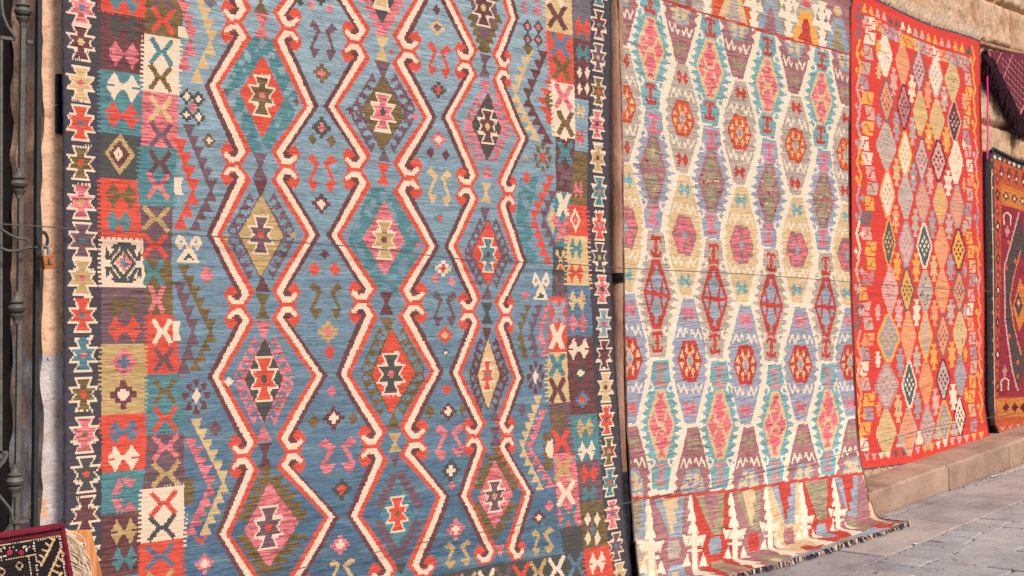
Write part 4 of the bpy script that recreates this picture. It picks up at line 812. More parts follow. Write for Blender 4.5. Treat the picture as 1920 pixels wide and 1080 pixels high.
while x < 13.0:                                        # courses of grey stones laid across the street
    wd = rp.uniform(.17, .24); y = -1.092 - rp.uniform(0, .25); ya = -1.092
    lim = -3.0 if x < 10 else -2.3
    while ya > lim:
        ln = rp.uniform(.28, .52); ln = ln if ya < -1.1 else ln * rp.uniform(.5, 1)
        px_, py_ = proj((x, ya - ln / 2, zg(x)))
        if px_ > 1180 and px_ < 2050 and py_ < 1180: slab('paver', (x + .006, x + wd - .006), (ya - ln + .006, ya - .006), PAVE, street, rr=rp, jit=.005)
        ya -= ln
    x += wd
gm = MB(); rg_ = random.Random(21)
for _ in range(900):
    gx = rg_.uniform(6.2, 12.5); gy = rg_.choice([-.425, -.5, -1.09, rg_.uniform(-2.4, -.43)]) - abs(rg_.gauss(0, .03)); r_g = rg_.uniform(.0025, .008); z_ = zg(gx) + .002
    gm.add([(gx - r_g, gy, z_), (gx, gy - r_g, z_), (gx + r_g * 1.3, gy, z_), (gx, gy + r_g, z_), (gx, gy, z_ + r_g)], [(0, 1, 4), (1, 2, 4), (2, 3, 4), (3, 0, 4)])
grit = gm.build('grit', plain('street_grit', (104, 94, 86), .95, 1, .6, 5, 0)); grit['kind'] = 'stuff'; grit['label'] = 'scattered small grit lying on the street paving'; grit['category'] = 'grit'
# kerb: a run of sandstone blocks that fades into the wall foot where the street climbs
kerb = thing('kerb', (8.2, -.42, zg(8.2)), 'low sandstone kerb along the wall foot under the red kilim', 'kerb')
def kz(X): return EYE - 1.195 + .0863 * (X - 8.518)
for xa, xb in [(8.425, 8.505), (8.515, 9.655), (9.663, 10.75), (10.758, 11.9), (11.908, 13.2), (13.208, 14.6)]:
    mb = MB(); b = .012; j = rp.uniform(-.004, .004)
    n = 22; P_ = []
    for i in range(n + 1):
        X = xa + (xb - xa) * i / n; t = kz(X) + rp.uniform(-.0015, .0015); b = .012 + max(0, rp.gauss(0, .006)) + (.012 if i in (0, n) else 0)
        P_.append([(X, -.42 + j, zg(X) - .03), (X, -.42 + j, t - b), (X, -.42 + b + j, t), (X, .02, t + .004)])
    V = [q for r_ in P_ for q in r_]; Fc = [(i * 4 + k_, (i + 1) * 4 + k_, (i + 1) * 4 + k_ + 1, i * 4 + k_ + 1) for i in range(n) for k_ in range(3)] + [(0, 1, 2, 3), tuple(n * 4 + q for q in (3, 2, 1, 0))]
    mb.add(V, Fc).build('kerb_stone', KERBM, kerb, smooth=False)
# litter
def scrap(x, y, kx, mat, name, label, cat):
    p = onG(x, y); mb = MB(); n = 9; V = [(p[0], p[1], zg(p[0]) + .012)]
    for i in range(n): t = i * 6.283 / n; r = kx * random.uniform(.6, 1.2); V.append((p[0] + r * math.cos(t), p[1] + r * .5 * math.sin(t), zg(p[0] + r * math.cos(t)) + random.uniform(.006, .018)))
    mb.add(V, [(0, 1 + i, 1 + (i + 1) % n) for i in range(n)]); tag(mb.build(name, mat), label, cat)
PAPER = plain('scrap_paper', (226, 210, 196), .8); LEAF = plain('dry_leaf', (120, 110, 50), .8)
scrap(1863, 895, .05, PAPER, 'paper_scrap', 'small white paper scrap lying by the gutter near the kerb', 'litter')
scrap(1715, 1022, .028, PAPER, 'paper_scrap', 'tiny white paper scrap lying out on the grey paving', 'litter')
scrap(1643, 1076, .022, LEAF, 'fallen_leaf', 'small olive green leaf on the paving at the lower edge', 'leaf')

# wall: plain core with rough stones on its face
wall = struct(MB().box((6.0, .06, -1.5), (30, .6, 7.5)).build('stone_wall', STONE)); wall['_o'] = (0, 0, 0)
del wall['kind']; tag(wall, 'rough hewn orange stone wall behind the hanging carpets', 'wall')
core = MB(); core.box((2.46, .06, -1.5), (5.998, .6, 7.5)); core.build('wall_core', PLASTER, wall)
def stone(xa, xb, za, zb, seed):
    nx, nz = max(6, int((xb - xa) / .022)), max(5, int((zb - za) / .022)); u = np.linspace(0, 1, nx + 1)[None]; v = np.linspace(0, 1, nz + 1)[:, None]
    X = xa + (xb - xa) * u + 0 * v; Z = za + (zb - za) * v + 0 * u
    r = np.random.default_rng(seed)
    n = smooth_noise(X * 9, Z * 7, seed, 3) * .014 + (.5 - np.abs(smooth_noise(X * 30 + Z * 6, Z * 11, seed + 1, 3))) * .032 + (.5 - np.abs(smooth_noise(X * 62, Z * 40, seed + 2, 3))) * .014 + r.normal(size=X.shape) * .0022
    ed = np.minimum(np.minimum(X - xa, xb - X), np.minimum(Z - za, zb - Z)); k = np.clip(ed / .04, 0, 1) ** .5
    Y = .065 - k * (.055 + r.uniform(-.012, .012) + n)
    V = np.stack([X, Y, Z], -1).reshape(-1, 3); I = np.arange(V.shape[0]).reshape(nz + 1, nx + 1)
    Q = np.stack([I[:-1, :-1], I[:-1, 1:], I[1:, 1:], I[1:, :-1]], -1).reshape(-1, 4)
    o = bpy.data.objects.new('stone', np_mesh('stone', V, Q, STONE)); COL.objects.link(o); o.parent = wall
rs = random.Random(9); z = kz(12) - .35; row = 0
while z < EYE + 4.6:
    h = rs.uniform(.30, .44); x = 6.02 if row % 2 else 6.02 + .3
    x = 8.3 - rs.uniform(0, .4)
    while x < 14.2:
        ln = rs.uniform(.45, .95); P1 = proj((x + ln / 2, 0, z + h / 2)); a = proj((x, 0, z)); b2 = proj((x + ln, 0, z + h))
        vis = b2[0] > 1560 and a[0] < 2000 and b2[1] < 1000 and a[1] > -120
        inside = 1640 < a[0] and b2[0] < 1800 and a[1] < 800 and b2[1] > 140     # wholly behind the red kilim
        if vis and not inside: stone(x + .006, x + ln - .006, z + .006, z + h - .006, rs.randrange(10 ** 6))
        x += ln
    z += h; row += 1
# left pier of flaking plaster beside the window
def rough_box(xa, xb, ya, yb, za, zb, seed, amp, mat, name, parent, step=.02):
    mb = MB()
    def face(fn, n1, n2, flip):
        V = []; Fc = []
        for j in range(n2 + 1):
            for i in range(n1 + 1): V.append(fn(i / n1, j / n2))
        for j in range(n2):
            for i in range(n1): q = (j * (n1 + 1) + i, j * (n1 + 1) + i + 1, (j + 1) * (n1 + 1) + i + 1, (j + 1) * (n1 + 1) + i); Fc.append(q if not flip else q[::-1])
        mb.add(V, Fc)
    nz = int((zb - za) / .025); w1 = xb - xa
    def nn(a, z): return float(smooth_noise(np.array(a * 26.), np.array(z * 19.), seed, 4)) * amp
    prof = [(0, 0)]
    def front(u, v):
        z = za + (zb - za) * v; x = xa + w1 * u; e = max(0, 1 - u * w1 / .03); return (x + (nn(3, z) * .9 + .002) * (1 - u) ** 6 * 1, ya + nn(u * w1, z) + e * e * .022, z)
    def side(u, v):
        z = za + (zb - za) * v; y = ya + .022 + (yb - ya - .022) * u; d = front(0, v); return (d[0] + nn(9 + u, z) * u * .8, d[1] * (1 - u) + yb * u, z)
    face(front, 10, nz, False); face(side, 10, nz, True); return mb.build(name, mat, parent)
pier = rough_box(2.405, 3.2, -.005, .33, -.3, EYE + 2.6, 4, .009, PLASTER, 'plaster_pier', wall)
# window recess on the far left: dark shutter, sill wall, grille
recess = thing('window', (1.9, .3, EYE - 1.6), 'deep dark window recess with brown wooden shutter behind the grille', 'window')
MB().box((.2, .33, -.3), (2.45, .5, EYE + 3)).build('back_wall', plain('dark_recess', (34, 28, 28), .9), recess, False)
MB().box((2.19, .29, -.3), (2.30, .345, EYE + 3)).build('shutter_stile', plain('brown_shutter', (92, 56, 42), .7, 1, .3, 5, .3, .2, 0, (6, 6, .5)), recess, False, .004)
MB().box((2.08, .27, -.3), (2.18, .33, EYE + 3)).build('shutter_stile', DARKWOOD, recess, False, .004)
MB().box((1.2, .30, -.3), (2.07, .335, EYE + 3)).build('shutter_panel', DARKWOOD, recess, False)
# wrought iron grille
gp = onY(36, 540, .06)
gri = thing('window_grille', (gp[0], .06, EYE - 1.4), 'grey wrought iron window grille with turned knobs and scrolls', 'grille')
def bar(p, q, Y, w, mat, name, d=None):
    a, b = onY(*p, Y), onY(*q, Y); o = MB().tube([a, b], w, 4).build(name, mat, gri, False); return o
bar((44, -60), (29, 1140), .06, .013, IRON, 'upright')
a, b = onY(76, -60, .0), onY(66, 1140, .0); m_ = MB(); m_.add([(a[0] - .009, 0.0, a[2]), (a[0] + .009, 0.0, a[2]), (a[0] + .009, .03, a[2]), (a[0] - .009, .03, a[2]), (b[0] - .009, 0.0, b[2]), (b[0] + .009, 0.0, b[2]), (b[0] + .009, .03, b[2]), (b[0] - .009, .03, b[2])],
    [(0, 1, 2, 3), (7, 6, 5, 4), (0, 4, 5, 1), (1, 5, 6, 2), (2, 6, 7, 3), (3, 7, 4, 0)]); m_.build('frame_bar', DARKIRON, gri, False)
for cx, cy, k in [(43, 22, 1.0), (36, 345, .95), (32, 578, 1.0), (28, 902, 1.0)]:
    c = onY(cx, cy, .06); s = .0026 * k
    MB().lathe((c[0], c[1], c[2]), (0, 0, 1), [(-26 * s, 5 * s), (-20 * s, 6 * s), (-13 * s, 10 * s), (-11 * s, 11 * s), (-9.5 * s, 11 * s), (-9 * s, 6 * s), (-8 * s, 7 * s), (-5 * s, 12 * s), (0, 14.5 * s), (5 * s, 12 * s), (8 * s, 7 * s), (9 * s, 11 * s), (10.5 * s, 11.5 * s), (14 * s, 7.5 * s), (20 * s, 5 * s), (27 * s, 4.6 * s)], 18).build('knob', IRON, gri)
bar((50, 78), (77, 83), .05, .010, IRON, 'crossbar'); bar((0, 70), (28, 74), .07, .010, IRON, 'crossbar'); bar((24, 979), (60, 976), .05, .010, IRON, 'crossbar')
bar((2, 75), (1, 860), .07, .008, IRON, 'thin_upright')
def scroll(pts, Y=.07, w=.011):
    P_ = [onY(x, y, Y) for x, y in pts]; MB().tube(P_, w, 6, (1.6, .8)).build('scroll', IRON, gri)
scroll([(8, -60), (3, -20), (1, 8), (4, 30), (12, 50), (22, 64), (28, 73)])
scroll([(-30, 985), (-14, 1003), (2, 1005), (14, 996), (21, 983), (22, 968), (16, 952), (6, 940), (-6, 925), (-14, 905)])
scroll([(12, 850), (6, 864), (-4, 876), (-16, 884)]); bar((-10, 848), (14, 848), .07, .008, IRON, 'crossbar')
hg = MB(); p = onY(112, 165, -.02); hg.box((p[0] - .014, -.03, p[2] - .07), (p[0] + .02, -.004, p[2] + .06)); p2 = onY(112, 222, -.02); hg2 = MB().box((p2[0] - .014, -.03, p2[2] - .065), (p2[0] + .02, -.004, p2[2] + .055))
hi = thing('wall_hinge', (p[0], -.02, p2[2]), 'pair of black metal hinge plates on the plaster beside the blue kilim', 'hinge'); hg.build('plate', BLACK, hi, False, .003); hg2.build('plate', BLACK, hi, False, .003)

# pole between the two large kilims
pc = onY(1157, 500, .0)
pole = thing('wooden_pole', (pc[0], -.0, zg(pc[0])), 'weathered brown pole with black band between the two largest kilims', 'pole')
def tilted(x0, y0, x1, y1, r, Y, name, mat, n=20):
    a, b = onY(x0, y0, Y), onY(x1, y1, Y); K = 30; pts = [a + (b - a) * i / K for i in range(K + 1)]
    MB().tube(pts, [r * (1 + .04 * math.sin(i * 1.7) + random.uniform(-.015, .015)) for i in range(K + 1)], n).build(name, mat, pole)
tilted(1153, -90, 1162, 884, .047, -.04, 'shaft', POLE); tilted(1162, 884, 1175, 1088, .051, -.04, 'lower_section', BLACK)  # bottom length of the pole is plain black
tilted(1157, 512, 1157.4, 530, .052, -.04, 'band', BLACK)

# ------------------------------------------------------------------ kilim A
YA = -.10
kA = thing('blue_kilim', (onY(640, 500, YA)[0], YA, EYE - 1.5), 'large blue kilim with red hooked zigzag bands hanging on the wall', 'kilim', 'kilims hung along the street wall')
lz, lx = edge_tab([(116, -400), (118, 0), (121, 540), (123, 1000), (125, 1300)], YA); rz, rx = edge_tab([(1140, -150), (1143, 0), (1142, 400), (1144, 560), (1152, 680), (1160, 810), (1166, 930), (1175, 1020), (1187, 1100), (1190, 1140)], YA)
ZT, ZB = EYE + 2.55, EYE - 1.515
NU, NV = 820, 820
Zv = lambda v: ZT + v * (ZB - ZT)
PA = grid_surface(NU, NV, lambda v: np.interp(Zv(v), lz, lx), lambda v: np.interp(Zv(v), rz, rx), lambda u: ZT + 0 * u, lambda u: ZB + 0 * u, YA)
PER = .6864
def look_wrap(per):
    def f(P):
        P = P.copy()
        for _ in range(6):
            px, py = proj(P); up = py < -12
            if not up.any(): break
            P[..., 2] = np.where(up, P[..., 2] - per, P[..., 2])
        return proj(P)
    return f
def dye_haze_A(col, cid, px, py, yn):  # blue paler upwards: dye abrash, with some haze and light painted into it
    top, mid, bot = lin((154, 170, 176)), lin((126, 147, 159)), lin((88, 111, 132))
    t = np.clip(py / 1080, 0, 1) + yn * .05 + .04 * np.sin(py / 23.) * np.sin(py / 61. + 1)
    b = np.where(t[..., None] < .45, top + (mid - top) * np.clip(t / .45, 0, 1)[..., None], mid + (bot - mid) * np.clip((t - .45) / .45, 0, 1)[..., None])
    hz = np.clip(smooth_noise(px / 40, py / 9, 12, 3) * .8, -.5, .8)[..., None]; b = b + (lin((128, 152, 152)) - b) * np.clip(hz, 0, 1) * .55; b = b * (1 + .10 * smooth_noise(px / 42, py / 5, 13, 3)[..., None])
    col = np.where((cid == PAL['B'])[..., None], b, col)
    cloud = (cid == PAL['T']) & (smooth_noise(px / 7, py / 4.5, 3, 3) > .22) & (px > 395) & (px < 1010)
    return np.where(cloud[..., None], b * .95, col)
gX, gZ = PA[..., 0], PA[..., 2]
rel_A = smooth_noise(gX * 2.4, gZ * 1.1, 5, 3) * .017 + smooth_noise(gX * 1.2, gZ * 5.5, 6, 3) * .005 + smooth_noise(gX * 5, gZ * 26, 8, 2) * .0022
cloth(kA, A, PA, look_wrap(PER), WOOL, 21, 2, dye_haze_A, .9, rel_A, plain('navy_selvedge', (70, 64, 74), .95, .8, .3, 60, .4))
# ------------------------------------------------------------------ kilim B, draping out over the kerb and on to the street
YB = -.085
kB = thing('pale_hexagon_kilim', (onY(1380, 500, YB)[0], YB, zg(7.6)), 'pale cream kilim of linked hexagons whose lower end spreads on the street', 'kilim', 'kilims hung along the street wall')
XT = np.linspace(5.9, 9.3, 120); NS = 760; vs = np.linspace(0, 1, NS + 1); TY = np.zeros((NS + 1, len(XT))); TZ = TY.copy()
def catmull(P, n=14):
    P = np.asarray(P, float); P = np.vstack([2 * P[0] - P[1], P, 2 * P[-1] - P[-2]]); out = []
    for i in range(1, len(P) - 2):
        for t in np.linspace(0, 1, n, endpoint=False):
            a, b, c, d = P[i - 1:i + 3]; out.append(.5 * ((2 * b) + (c - a) * t + (2 * a - 5 * b + 4 * c - d) * t * t + (3 * b - a - 3 * c + d) * t ** 3))
    out.append(P[-2]); return np.array(out)
for i, X in enumerate(XT):
    t = (X - 6.2) / 2.4; Yf = np.interp(t, [0, .25, 1, 1.3], [-.16, -.28, -.47, -.52]); Hc = np.interp(t, [0, 1], [.55, .95]); Ye = np.interp(X, [6.2, 6.63, 6.98, 8.37, 9], [-.50, -.60, -.68, -.785, -.83]); Yw = YB
    g = zg(X); top = EYE + 2.75
    C_ = catmull([(Yw, top - g), (Yw, (top - g + Hc) / 2), (Yw, Hc), (Yw + .06 * (Yf - Yw), Hc * .78), (Yw + .33 * (Yf - Yw), Hc * .47), (Yw + .74 * (Yf - Yw), .26), (Yw + .93 * (Yf - Yw), .11), (Yf - .01, .035), (Yf - .07, .014), ((Yf + Ye) / 2 - .04, .013), (Ye, .012)])
    s = np.r_[0, np.cumsum(np.hypot(*np.diff(C_, axis=0).T))]; q = vs * s[-1]; TY[:, i] = np.interp(q, s, C_[:, 0]); TZ[:, i] = np.interp(q, s, C_[:, 1]) + g
eLb = interp([(1158, -400), (1160, 0), (1166, 250), (1169, 540), (1170, 700), (1173, 810), (1180, 920), (1186, 1000), (1197, 1080), (1230, 1160)])
eRb = interp([(1588, -400), (1590, 0), (1592, 300), (1596, 540), (1602, 700), (1607, 800), (1614, 860), (1624, 910), (1636, 950), (1646, 972), (1666, 977), (1708, 985), (1730, 990)])
XL, XR = np.zeros(NS + 1), np.zeros(NS + 1)
for j in range(NS + 1):
    px, py = proj(np.stack([XT, TY[j], TZ[j]], -1))
    for arr, fe in ((XL, eLb), (XR, eRb)):
        d = px - fe(py); k = np.where((d[:-1] < 0) & (d[1:] >= 0))[0]
        arr[j] = XT[k[0]] + (XT[k[0] + 1] - XT[k[0]]) * (-d[k[0]]) / (d[k[0] + 1] - d[k[0]]) if len(k) else arr[j - 1]
ker = np.ones(15) / 15
XL = np.convolve(np.pad(XL, 7, 'edge'), ker, 'valid'); XR = np.convolve(np.pad(XR, 7, 'edge'), ker, 'valid')
NUB = 360; u = np.linspace(0, 1, NUB + 1)[None]; XB = XL[:, None] + u * (XR - XL)[:, None]
fi = np.clip((XB - XT[0]) / (XT[1] - XT[0]), 0, len(XT) - 1.001); i0 = fi.astype(int); fr = fi - i0
YBs = np.take_along_axis(TY, i0, 1) * (1 - fr) + np.take_along_axis(TY, i0 + 1, 1) * fr; ZBs = np.take_along_axis(TZ, i0, 1) * (1 - fr) + np.take_along_axis(TZ, i0 + 1, 1) * fr
PB = np.stack([XB, YBs, ZBs], -1)
fade = np.clip((1 - vs[:, None]) / .12, 0, 1)
rel_B = (smooth_noise(XB * 2.8, ZBs * 1.1, 15, 3) * .015 + smooth_noise(XB * 1.4, ZBs * 6, 16, 3) * .004 + smooth_noise(XB * 5, vs[:, None] * 110 + 0 * XB, 18, 2) * .0022) * fade
PB[..., 2] += (1 - fade) * np.clip(.012 + .012 * smooth_noise(XB * 6.5 + YBs * 3, YBs * 8, 77, 3), 0, .04)
cloth(kB, Bk, PB, look_wrap(.45), WOOL2, 31, 2, None, .5, rel_B, plain('brown_selvedge', (128, 98, 90), .95, .8, .5, 9, .4))
# knotted hem lying on the street
hem = PB[-1]; mb = MB(); mk = MB(); r_ = random.Random(3)
for i in range(0, NUB, 1):
    p = hem[i]; ln = r_.uniform(.008, .036) * (1 + .4 * math.sin(i * .21)); dx = r_.uniform(-.028, .028)
    (mb if r_.random() < .45 else mk).tube([(p[0], p[1] + .012, p[2] + .004), (p[0] + dx * .5, p[1] - ln * .5, p[2] + .008), (p[0] + dx, p[1] - ln, zg(p[0]) + .006)], r_.uniform(.0025, .0045), 4)
mb.build('fringe', FRINGE, kB)['kind'] = 'stuff'; mk.build('fringe', KNOT, kB)['kind'] = 'stuff'
# ------------------------------------------------------------------ kilim C
YC = -.06
kC = thing('red_diamond_kilim', (onY(1720, 500, YC)[0], YC, kz(10)), 'bright red kilim with five columns of diamonds and fringed ends', 'kilim', 'kilims hung along the street wall')
l3 = [(1594, 34), (1594, 300), (1597, 540), (1603, 700), (1611, 876)]; r3 = [(1838, 77), (1841, 300), (1844, 540), (1840, 760), (1848, 833)]
aL = np.array([onY(x, y, YC) for x, y in l3]); aR = np.array([onY(x, y, YC) for x, y in r3])
tp = np.array([onY(x, y, YC) for x, y in [(1594, 22), (1597, 4), (1604, -8), (1640, 0), (1691, 24), (1752, 50), (1800, 64), (1838, 77)]]); bt = np.array([onY(x, y, YC) for x, y in [(1611, 880), (1655, 874), (1700, 868), (1735, 861), (1770, 850), (1848, 832)]])
U3 = lambda a: (a[:, 0] - a[0, 0]) / (a[-1, 0] - a[0, 0])
vL = (aL[0, 2] - aL[:, 2]) / (aL[0, 2] - aL[-1, 2]); vR = (aR[0, 2] - aR[:, 2]) / (aR[0, 2] - aR[-1, 2])
PC = grid_surface(210, 600, lambda v: np.interp(v, vL, aL[:, 0]), lambda v: np.interp(v, vR, aR[:, 0]), lambda u: np.interp(u, U3(tp), tp[:, 2]), lambda u: np.interp(u, U3(bt), bt[:, 2]), YC)
vv = np.linspace(0, 1, 601)[:, None]
relC = smooth_noise(PC[..., 0] * 2.0, PC[..., 2] * 1.1, 44, 3) * .012 - vv ** 6 * .03
cloth(kC, Ck, PC, lambda P: proj(P), WOOL3, 41, 2, None, .6, relC, plain('red_selvedge', (196, 58, 50), .95, .8, .3, 60, .4))
def fringe_row(edge, up, ln, parent, n, seed):
    r = random.Random(seed); a = MB(); b = MB(); L = len(edge) - 1
    for i in range(n):
        t = r.uniform(0, L - .01); k = int(t); p = edge[k] + (edge[k + 1] - edge[k]) * (t - k); s = 1 if up else -1
        l_ = ln * r.uniform(.6, 1.2); lean = r.uniform(-.3, .3) * ln + (.35 * ln if up else .1 * ln)
        a.tube([(p[0], p[1] + .004, p[2]), (p[0] + lean * .3, p[1] - .010, p[2] + s * l_ * .5), (p[0] + lean, p[1] - r.uniform(.0, .03), p[2] + s * l_)], [.0035, .0035, .0015], 3)
        if r.random() < .5: b.tube([(p[0], p[1] + .006, p[2] - s * .004), (p[0] + .008, p[1] + .004, p[2] + s * .035)], .010, 4)
    a.build('fringe', FRINGE, parent)['kind'] = 'stuff'; b.build('fringe', KNOT, parent)['kind'] = 'stuff'
e3 = PC.copy(); e3[..., 1] += relC
fringe_row(e3[0, 12:], True, .12, kC, 700, 1); fringe_row(e3[-1, :], False, .085, kC, 520, 2)
# ------------------------------------------------------------------ carpet D
YD = -.10
kD = thing('orange_pile_carpet', (onY(1900, 500, YD)[0], YD, kz(12)), 'orange and crimson pile carpet with pointed medallion at the right edge', 'carpet')
l4 = [(1858, 280), (1855, 330), (1857, 540), (1860, 700), (1862, 790), (1868, 826)]; a4 = np.array([onY(x, y, YD) for x, y in l4]); XE = onY(2020, 500, YD)[0]
t4 = np.array([onY(x, y, YD) for x, y in [(1856, 286), (1861, 281), (1880, 291), (1905, 303), (2020, 338)]]); b4 = np.array([onY(x, y, YD) for x, y in [(1858, 800), (1863, 818), (1872, 826), (1920, 810), (2020, 778)]])
PD = grid_surface(170, 380, lambda v: np.interp(v, (a4[0, 2] - a4[:, 2]) / (a4[0, 2] - a4[-1, 2]), a4[:, 0]), lambda v: XE + 0 * v, lambda u: np.interp(u, U3(t4), t4[:, 2]), lambda u: np.interp(u, U3(b4), b4[:, 2]), YD)
relD = smooth_noise(PD[..., 0] * 3, PD[..., 2] * 2, 54, 3) * .006
cloth(kD, Dk, PD, lambda P: proj(P), WOOL3, 51, 1, None, .6, relD)
PILE = plain('dark_pile_edge', (56, 48, 48), .95, 1, .4, 40, .4); e4 = PD.copy(); e4[..., 1] += relD
path = [e4[j, 0] for j in range(0, 381, 6)]; MB().tube([(p[0] - .012, p[1] + .030, p[2]) for p in path], .036, 8).build('side_binding', PILE, kD)
MB().tube([(p[0], p[1], p[2] - .006) for p in e4[-1, ::5]], .016, 8).build('end_binding', PILE, kD); MB().tube([(p[0], p[1], p[2] + .01) for p in e4[0, ::5]], .018, 8).build('end_binding', PILE, kD)
CORD = plain('pale_cord', (206, 178, 150), .9); MB().tube([(p[0] + .016, p[1] - .012, p[2]) for p in path[4:-3]], .006, 5).build('edge_cord', CORD, kD)
# ------------------------------------------------------------------ maroon triangular hanging with shaggy border
YM = -.07
def mp(x, y, Y=YM): return onY(x, y, Y)
hm = thing('maroon_triangle_hanging', tuple(mp(1905, 260)), 'dark maroon triangular woven hanging with shaggy black fringe above the orange carpet', 'hanging')
tri = [mp(1850, 94), mp(1880, 97), mp(1920, 104), mp(1965, 112), mp(1911, 220)]
MAR = plain('maroon_wool', (112, 44, 58), .95, .9, .3, 40, .4); MARD = plain('dark_shag', (62, 34, 42), .98, .9, .45, 60, .5); MARP = plain('pale_pink_yarn', (206, 142, 132), .95)
mb = MB(); mb.add([tuple(q) for q in tri] + [(q[0], q[1] + .02, q[2]) for q in tri], [(0, 4, 3, 2, 1), (5, 6, 7, 8, 9), (0, 1, 6, 5), (1, 2, 7, 6), (2, 3, 8, 7), (3, 4, 9, 8), (4, 0, 5, 9)]); mb.build('panel', MAR, hm, False)
for p, q in [((1853, 97), (1911, 218)), ((1958, 118), (1911, 218))]: a, b = mp(*p, YM - .006), mp(*q, YM - .006); MB().tube([a, b], .012, 6, (.5, 1.2)).build('braid', plain('braid_%d' % p[0], (170, 104, 100), .95, 1, .5, 80, .4), hm)
r_ = random.Random(8); yb = MB()
for j in range(9):
    for i in range(12):
        x, y = 1880 + i * 6 - j * 0.5, 112 + j * 11 + (i % 2) * 5 + i * .8
        if abs(x - 1911) < (218 - y) * .36: a, b = mp(x - 1.2, y - 3.4, YM - .004), mp(x + 1.4, y + 3.2, YM - .004); yb.tube([a, b], .0065, 5)
yb.build('yarn_tufts', MARP, hm)['kind'] = 'stuff'
for p, q in [((1866, 124), (1878, 98)), ((1880, 150), (1899, 102))]: MB().tube([mp(*p, YM - .004), mp(*q, YM - .004)], .0035, 5).build('stitched_line', MARP, hm)
sh = MB()
def shag(x, y, ln, lx, Y):
    a = mp(x, y, Y); k = np.array([lx, r_.uniform(-.05, .02), -ln]); sh.tube([a, a + k * .5 + np.array([r_.uniform(-.01, .01), -.02, 0]), a + k], [.007, .006, .002], 3)
for _ in range(1500):
    t = r_.random(); s = r_.random(); x, y = 1852 + t * 59, 97 + t * 122; shag(x + r_.uniform(-4, 3), y + s * 8, r_.uniform(.09, .24), r_.uniform(-.03, .03), YM + .03 - r_.uniform(0, .03))
for _ in range(700):
    t = r_.random(); x, y = 1958 - t * 47, 118 + t * 102; shag(x, y + r_.random() * 8, r_.uniform(.09, .24), r_.uniform(-.03, .03), YM + .03 - r_.uniform(0, .03))
for _ in range(330): shag(1843 + r_.random() * 10, 94 + r_.random() * 40, r_.uniform(.09, .2), r_.uniform(-.02, .02), YM + .04)
sh.build('shaggy_fringe', MARD, hm)['kind'] = 'stuff'
MB().tube([mp(1911, 220), mp(1909, 232), mp(1906, 246)], [.02, .016, .008], 6).build('tassel', plain('tassel_brown', (120, 80, 66), .95), hm)
rib = [onY(x, y, -.13) for x, y in [(1851, 143), (1852, 180), (1852, 220), (1852, 262), (1851, 298)]]
tag(MB().tube(rib, .013, 8, (.4, 1)).build('ribbon', plain('magenta_ribbon', (226, 30, 120), .6, 1, .15, 30, .1)), 'narrow magenta ribbon hanging beside the red kilim', 'ribbon')
rail = MB(); rail.tube([onY(1835, 80, -.03), onY(1880, 93, -.03), onY(1960, 110, -.03), onY(2050, 128, -.03)], .022, 8)
tag(rail.build('hanging_rail', POLE), 'brown wooden rail on the wall above the maroon hanging', 'rail')

# ------------------------------------------------------------------ wires strung across the carpets
def wire(pts, Y, r, label, name='wire', sag=0):
    P_ = [onY(x, y, Y if not hasattr(Y, '__len__') else Y[i]) for i, (x, y) in enumerate(pts)]
    return tag(MB().tube(catmull(P_, 8), r, 6).build(name, WIRE), label, 'wire')
wire([(-60, 418), (0, 420), (118, 427), (300, 437), (500, 450), (700, 466), (880, 487), (1050, 494), (1170, 503), (1400, 514), (1600, 529), (1760, 541), (1850, 546), (1960, 552)], [-.06, -.06] + [-.15] * 12, .0027, 'long thin upper wire stretched across all the carpets at mid height')
wire([(380, 1098), (560, 1066), (780, 1020), (960, 987), (1180, 942), (1290, 918), (1380, 896), (1450, 880), (1600, 846), (1740, 803), (1890, 778), (1980, 766)], [-.15] * 5 + [-.155, -.17, -.18, -.235, -.13, -.16, -.16], .0026, 'thin lower wire slanting up across the carpets near the street')
wire([(-40, 412), (0, 429), (20, 441), (36, 447), (48, 448), (56, 456)], -.0, .006, 'twisted wire wound round the grille above the padlock')
wire([(-40, 458), (0, 465), (16, 470), (34, 469), (54, 464), (68, 464), (74, 458)], -.0, .0065, 'thicker twisted wire leading to the padlock')
# padlock
pl = onY(88, 492, -.075); pk = thing('padlock', tuple(pl), 'scratched brass padlock with steel shackle hanging on the grille wire', 'padlock')
mm = .00185; c = np.array(pl); ang = math.radians(7)
def pr(a, b, y): return (c[0] + (a * math.cos(ang) + b * math.sin(ang)) * mm, c[1] + y, c[2] - (b * math.cos(ang) - a * math.sin(ang)) * mm)
body = MB(); prof = [(-12, -16), (11, -17), (12, -14), (12, 14), (11, 15), (-11, 15), (-12, 13)]
body.add([pr(a, b, -.02) for a, b in prof] + [pr(a, b, .014) for a, b in prof], [tuple(range(7))[::-1], tuple(range(7, 14))] + [(i, (i + 1) % 7, 7 + (i + 1) % 7, 7 + i) for i in range(7)]); bo = body.build('body', BRASS, pk, False, .003)
MB().tube([pr(a, b, 0) for a, b in [(-7, -14), (-8, -28), (-6, -36), (-1, -39), (4, -36), (6, -28), (6, -15)]], .0062, 8).build('shackle', STEEL, pk)
MB().box(tuple(np.minimum(pr(-9, 4, -.0215), pr(9, 6, -.0205))), tuple(np.maximum(pr(-9, 4, -.0215), pr(9, 6, -.0205)))).build('engraved_mark', DARKIRON, bo, False); MB().box(tuple(np.minimum(pr(-1, -8, -.0215), pr(1, 8, -.0205))), tuple(np.maximum(pr(-1, -8, -.0215), pr(1, 8, -.0205)))).build('engraved_mark', DARKIRON, bo, False)
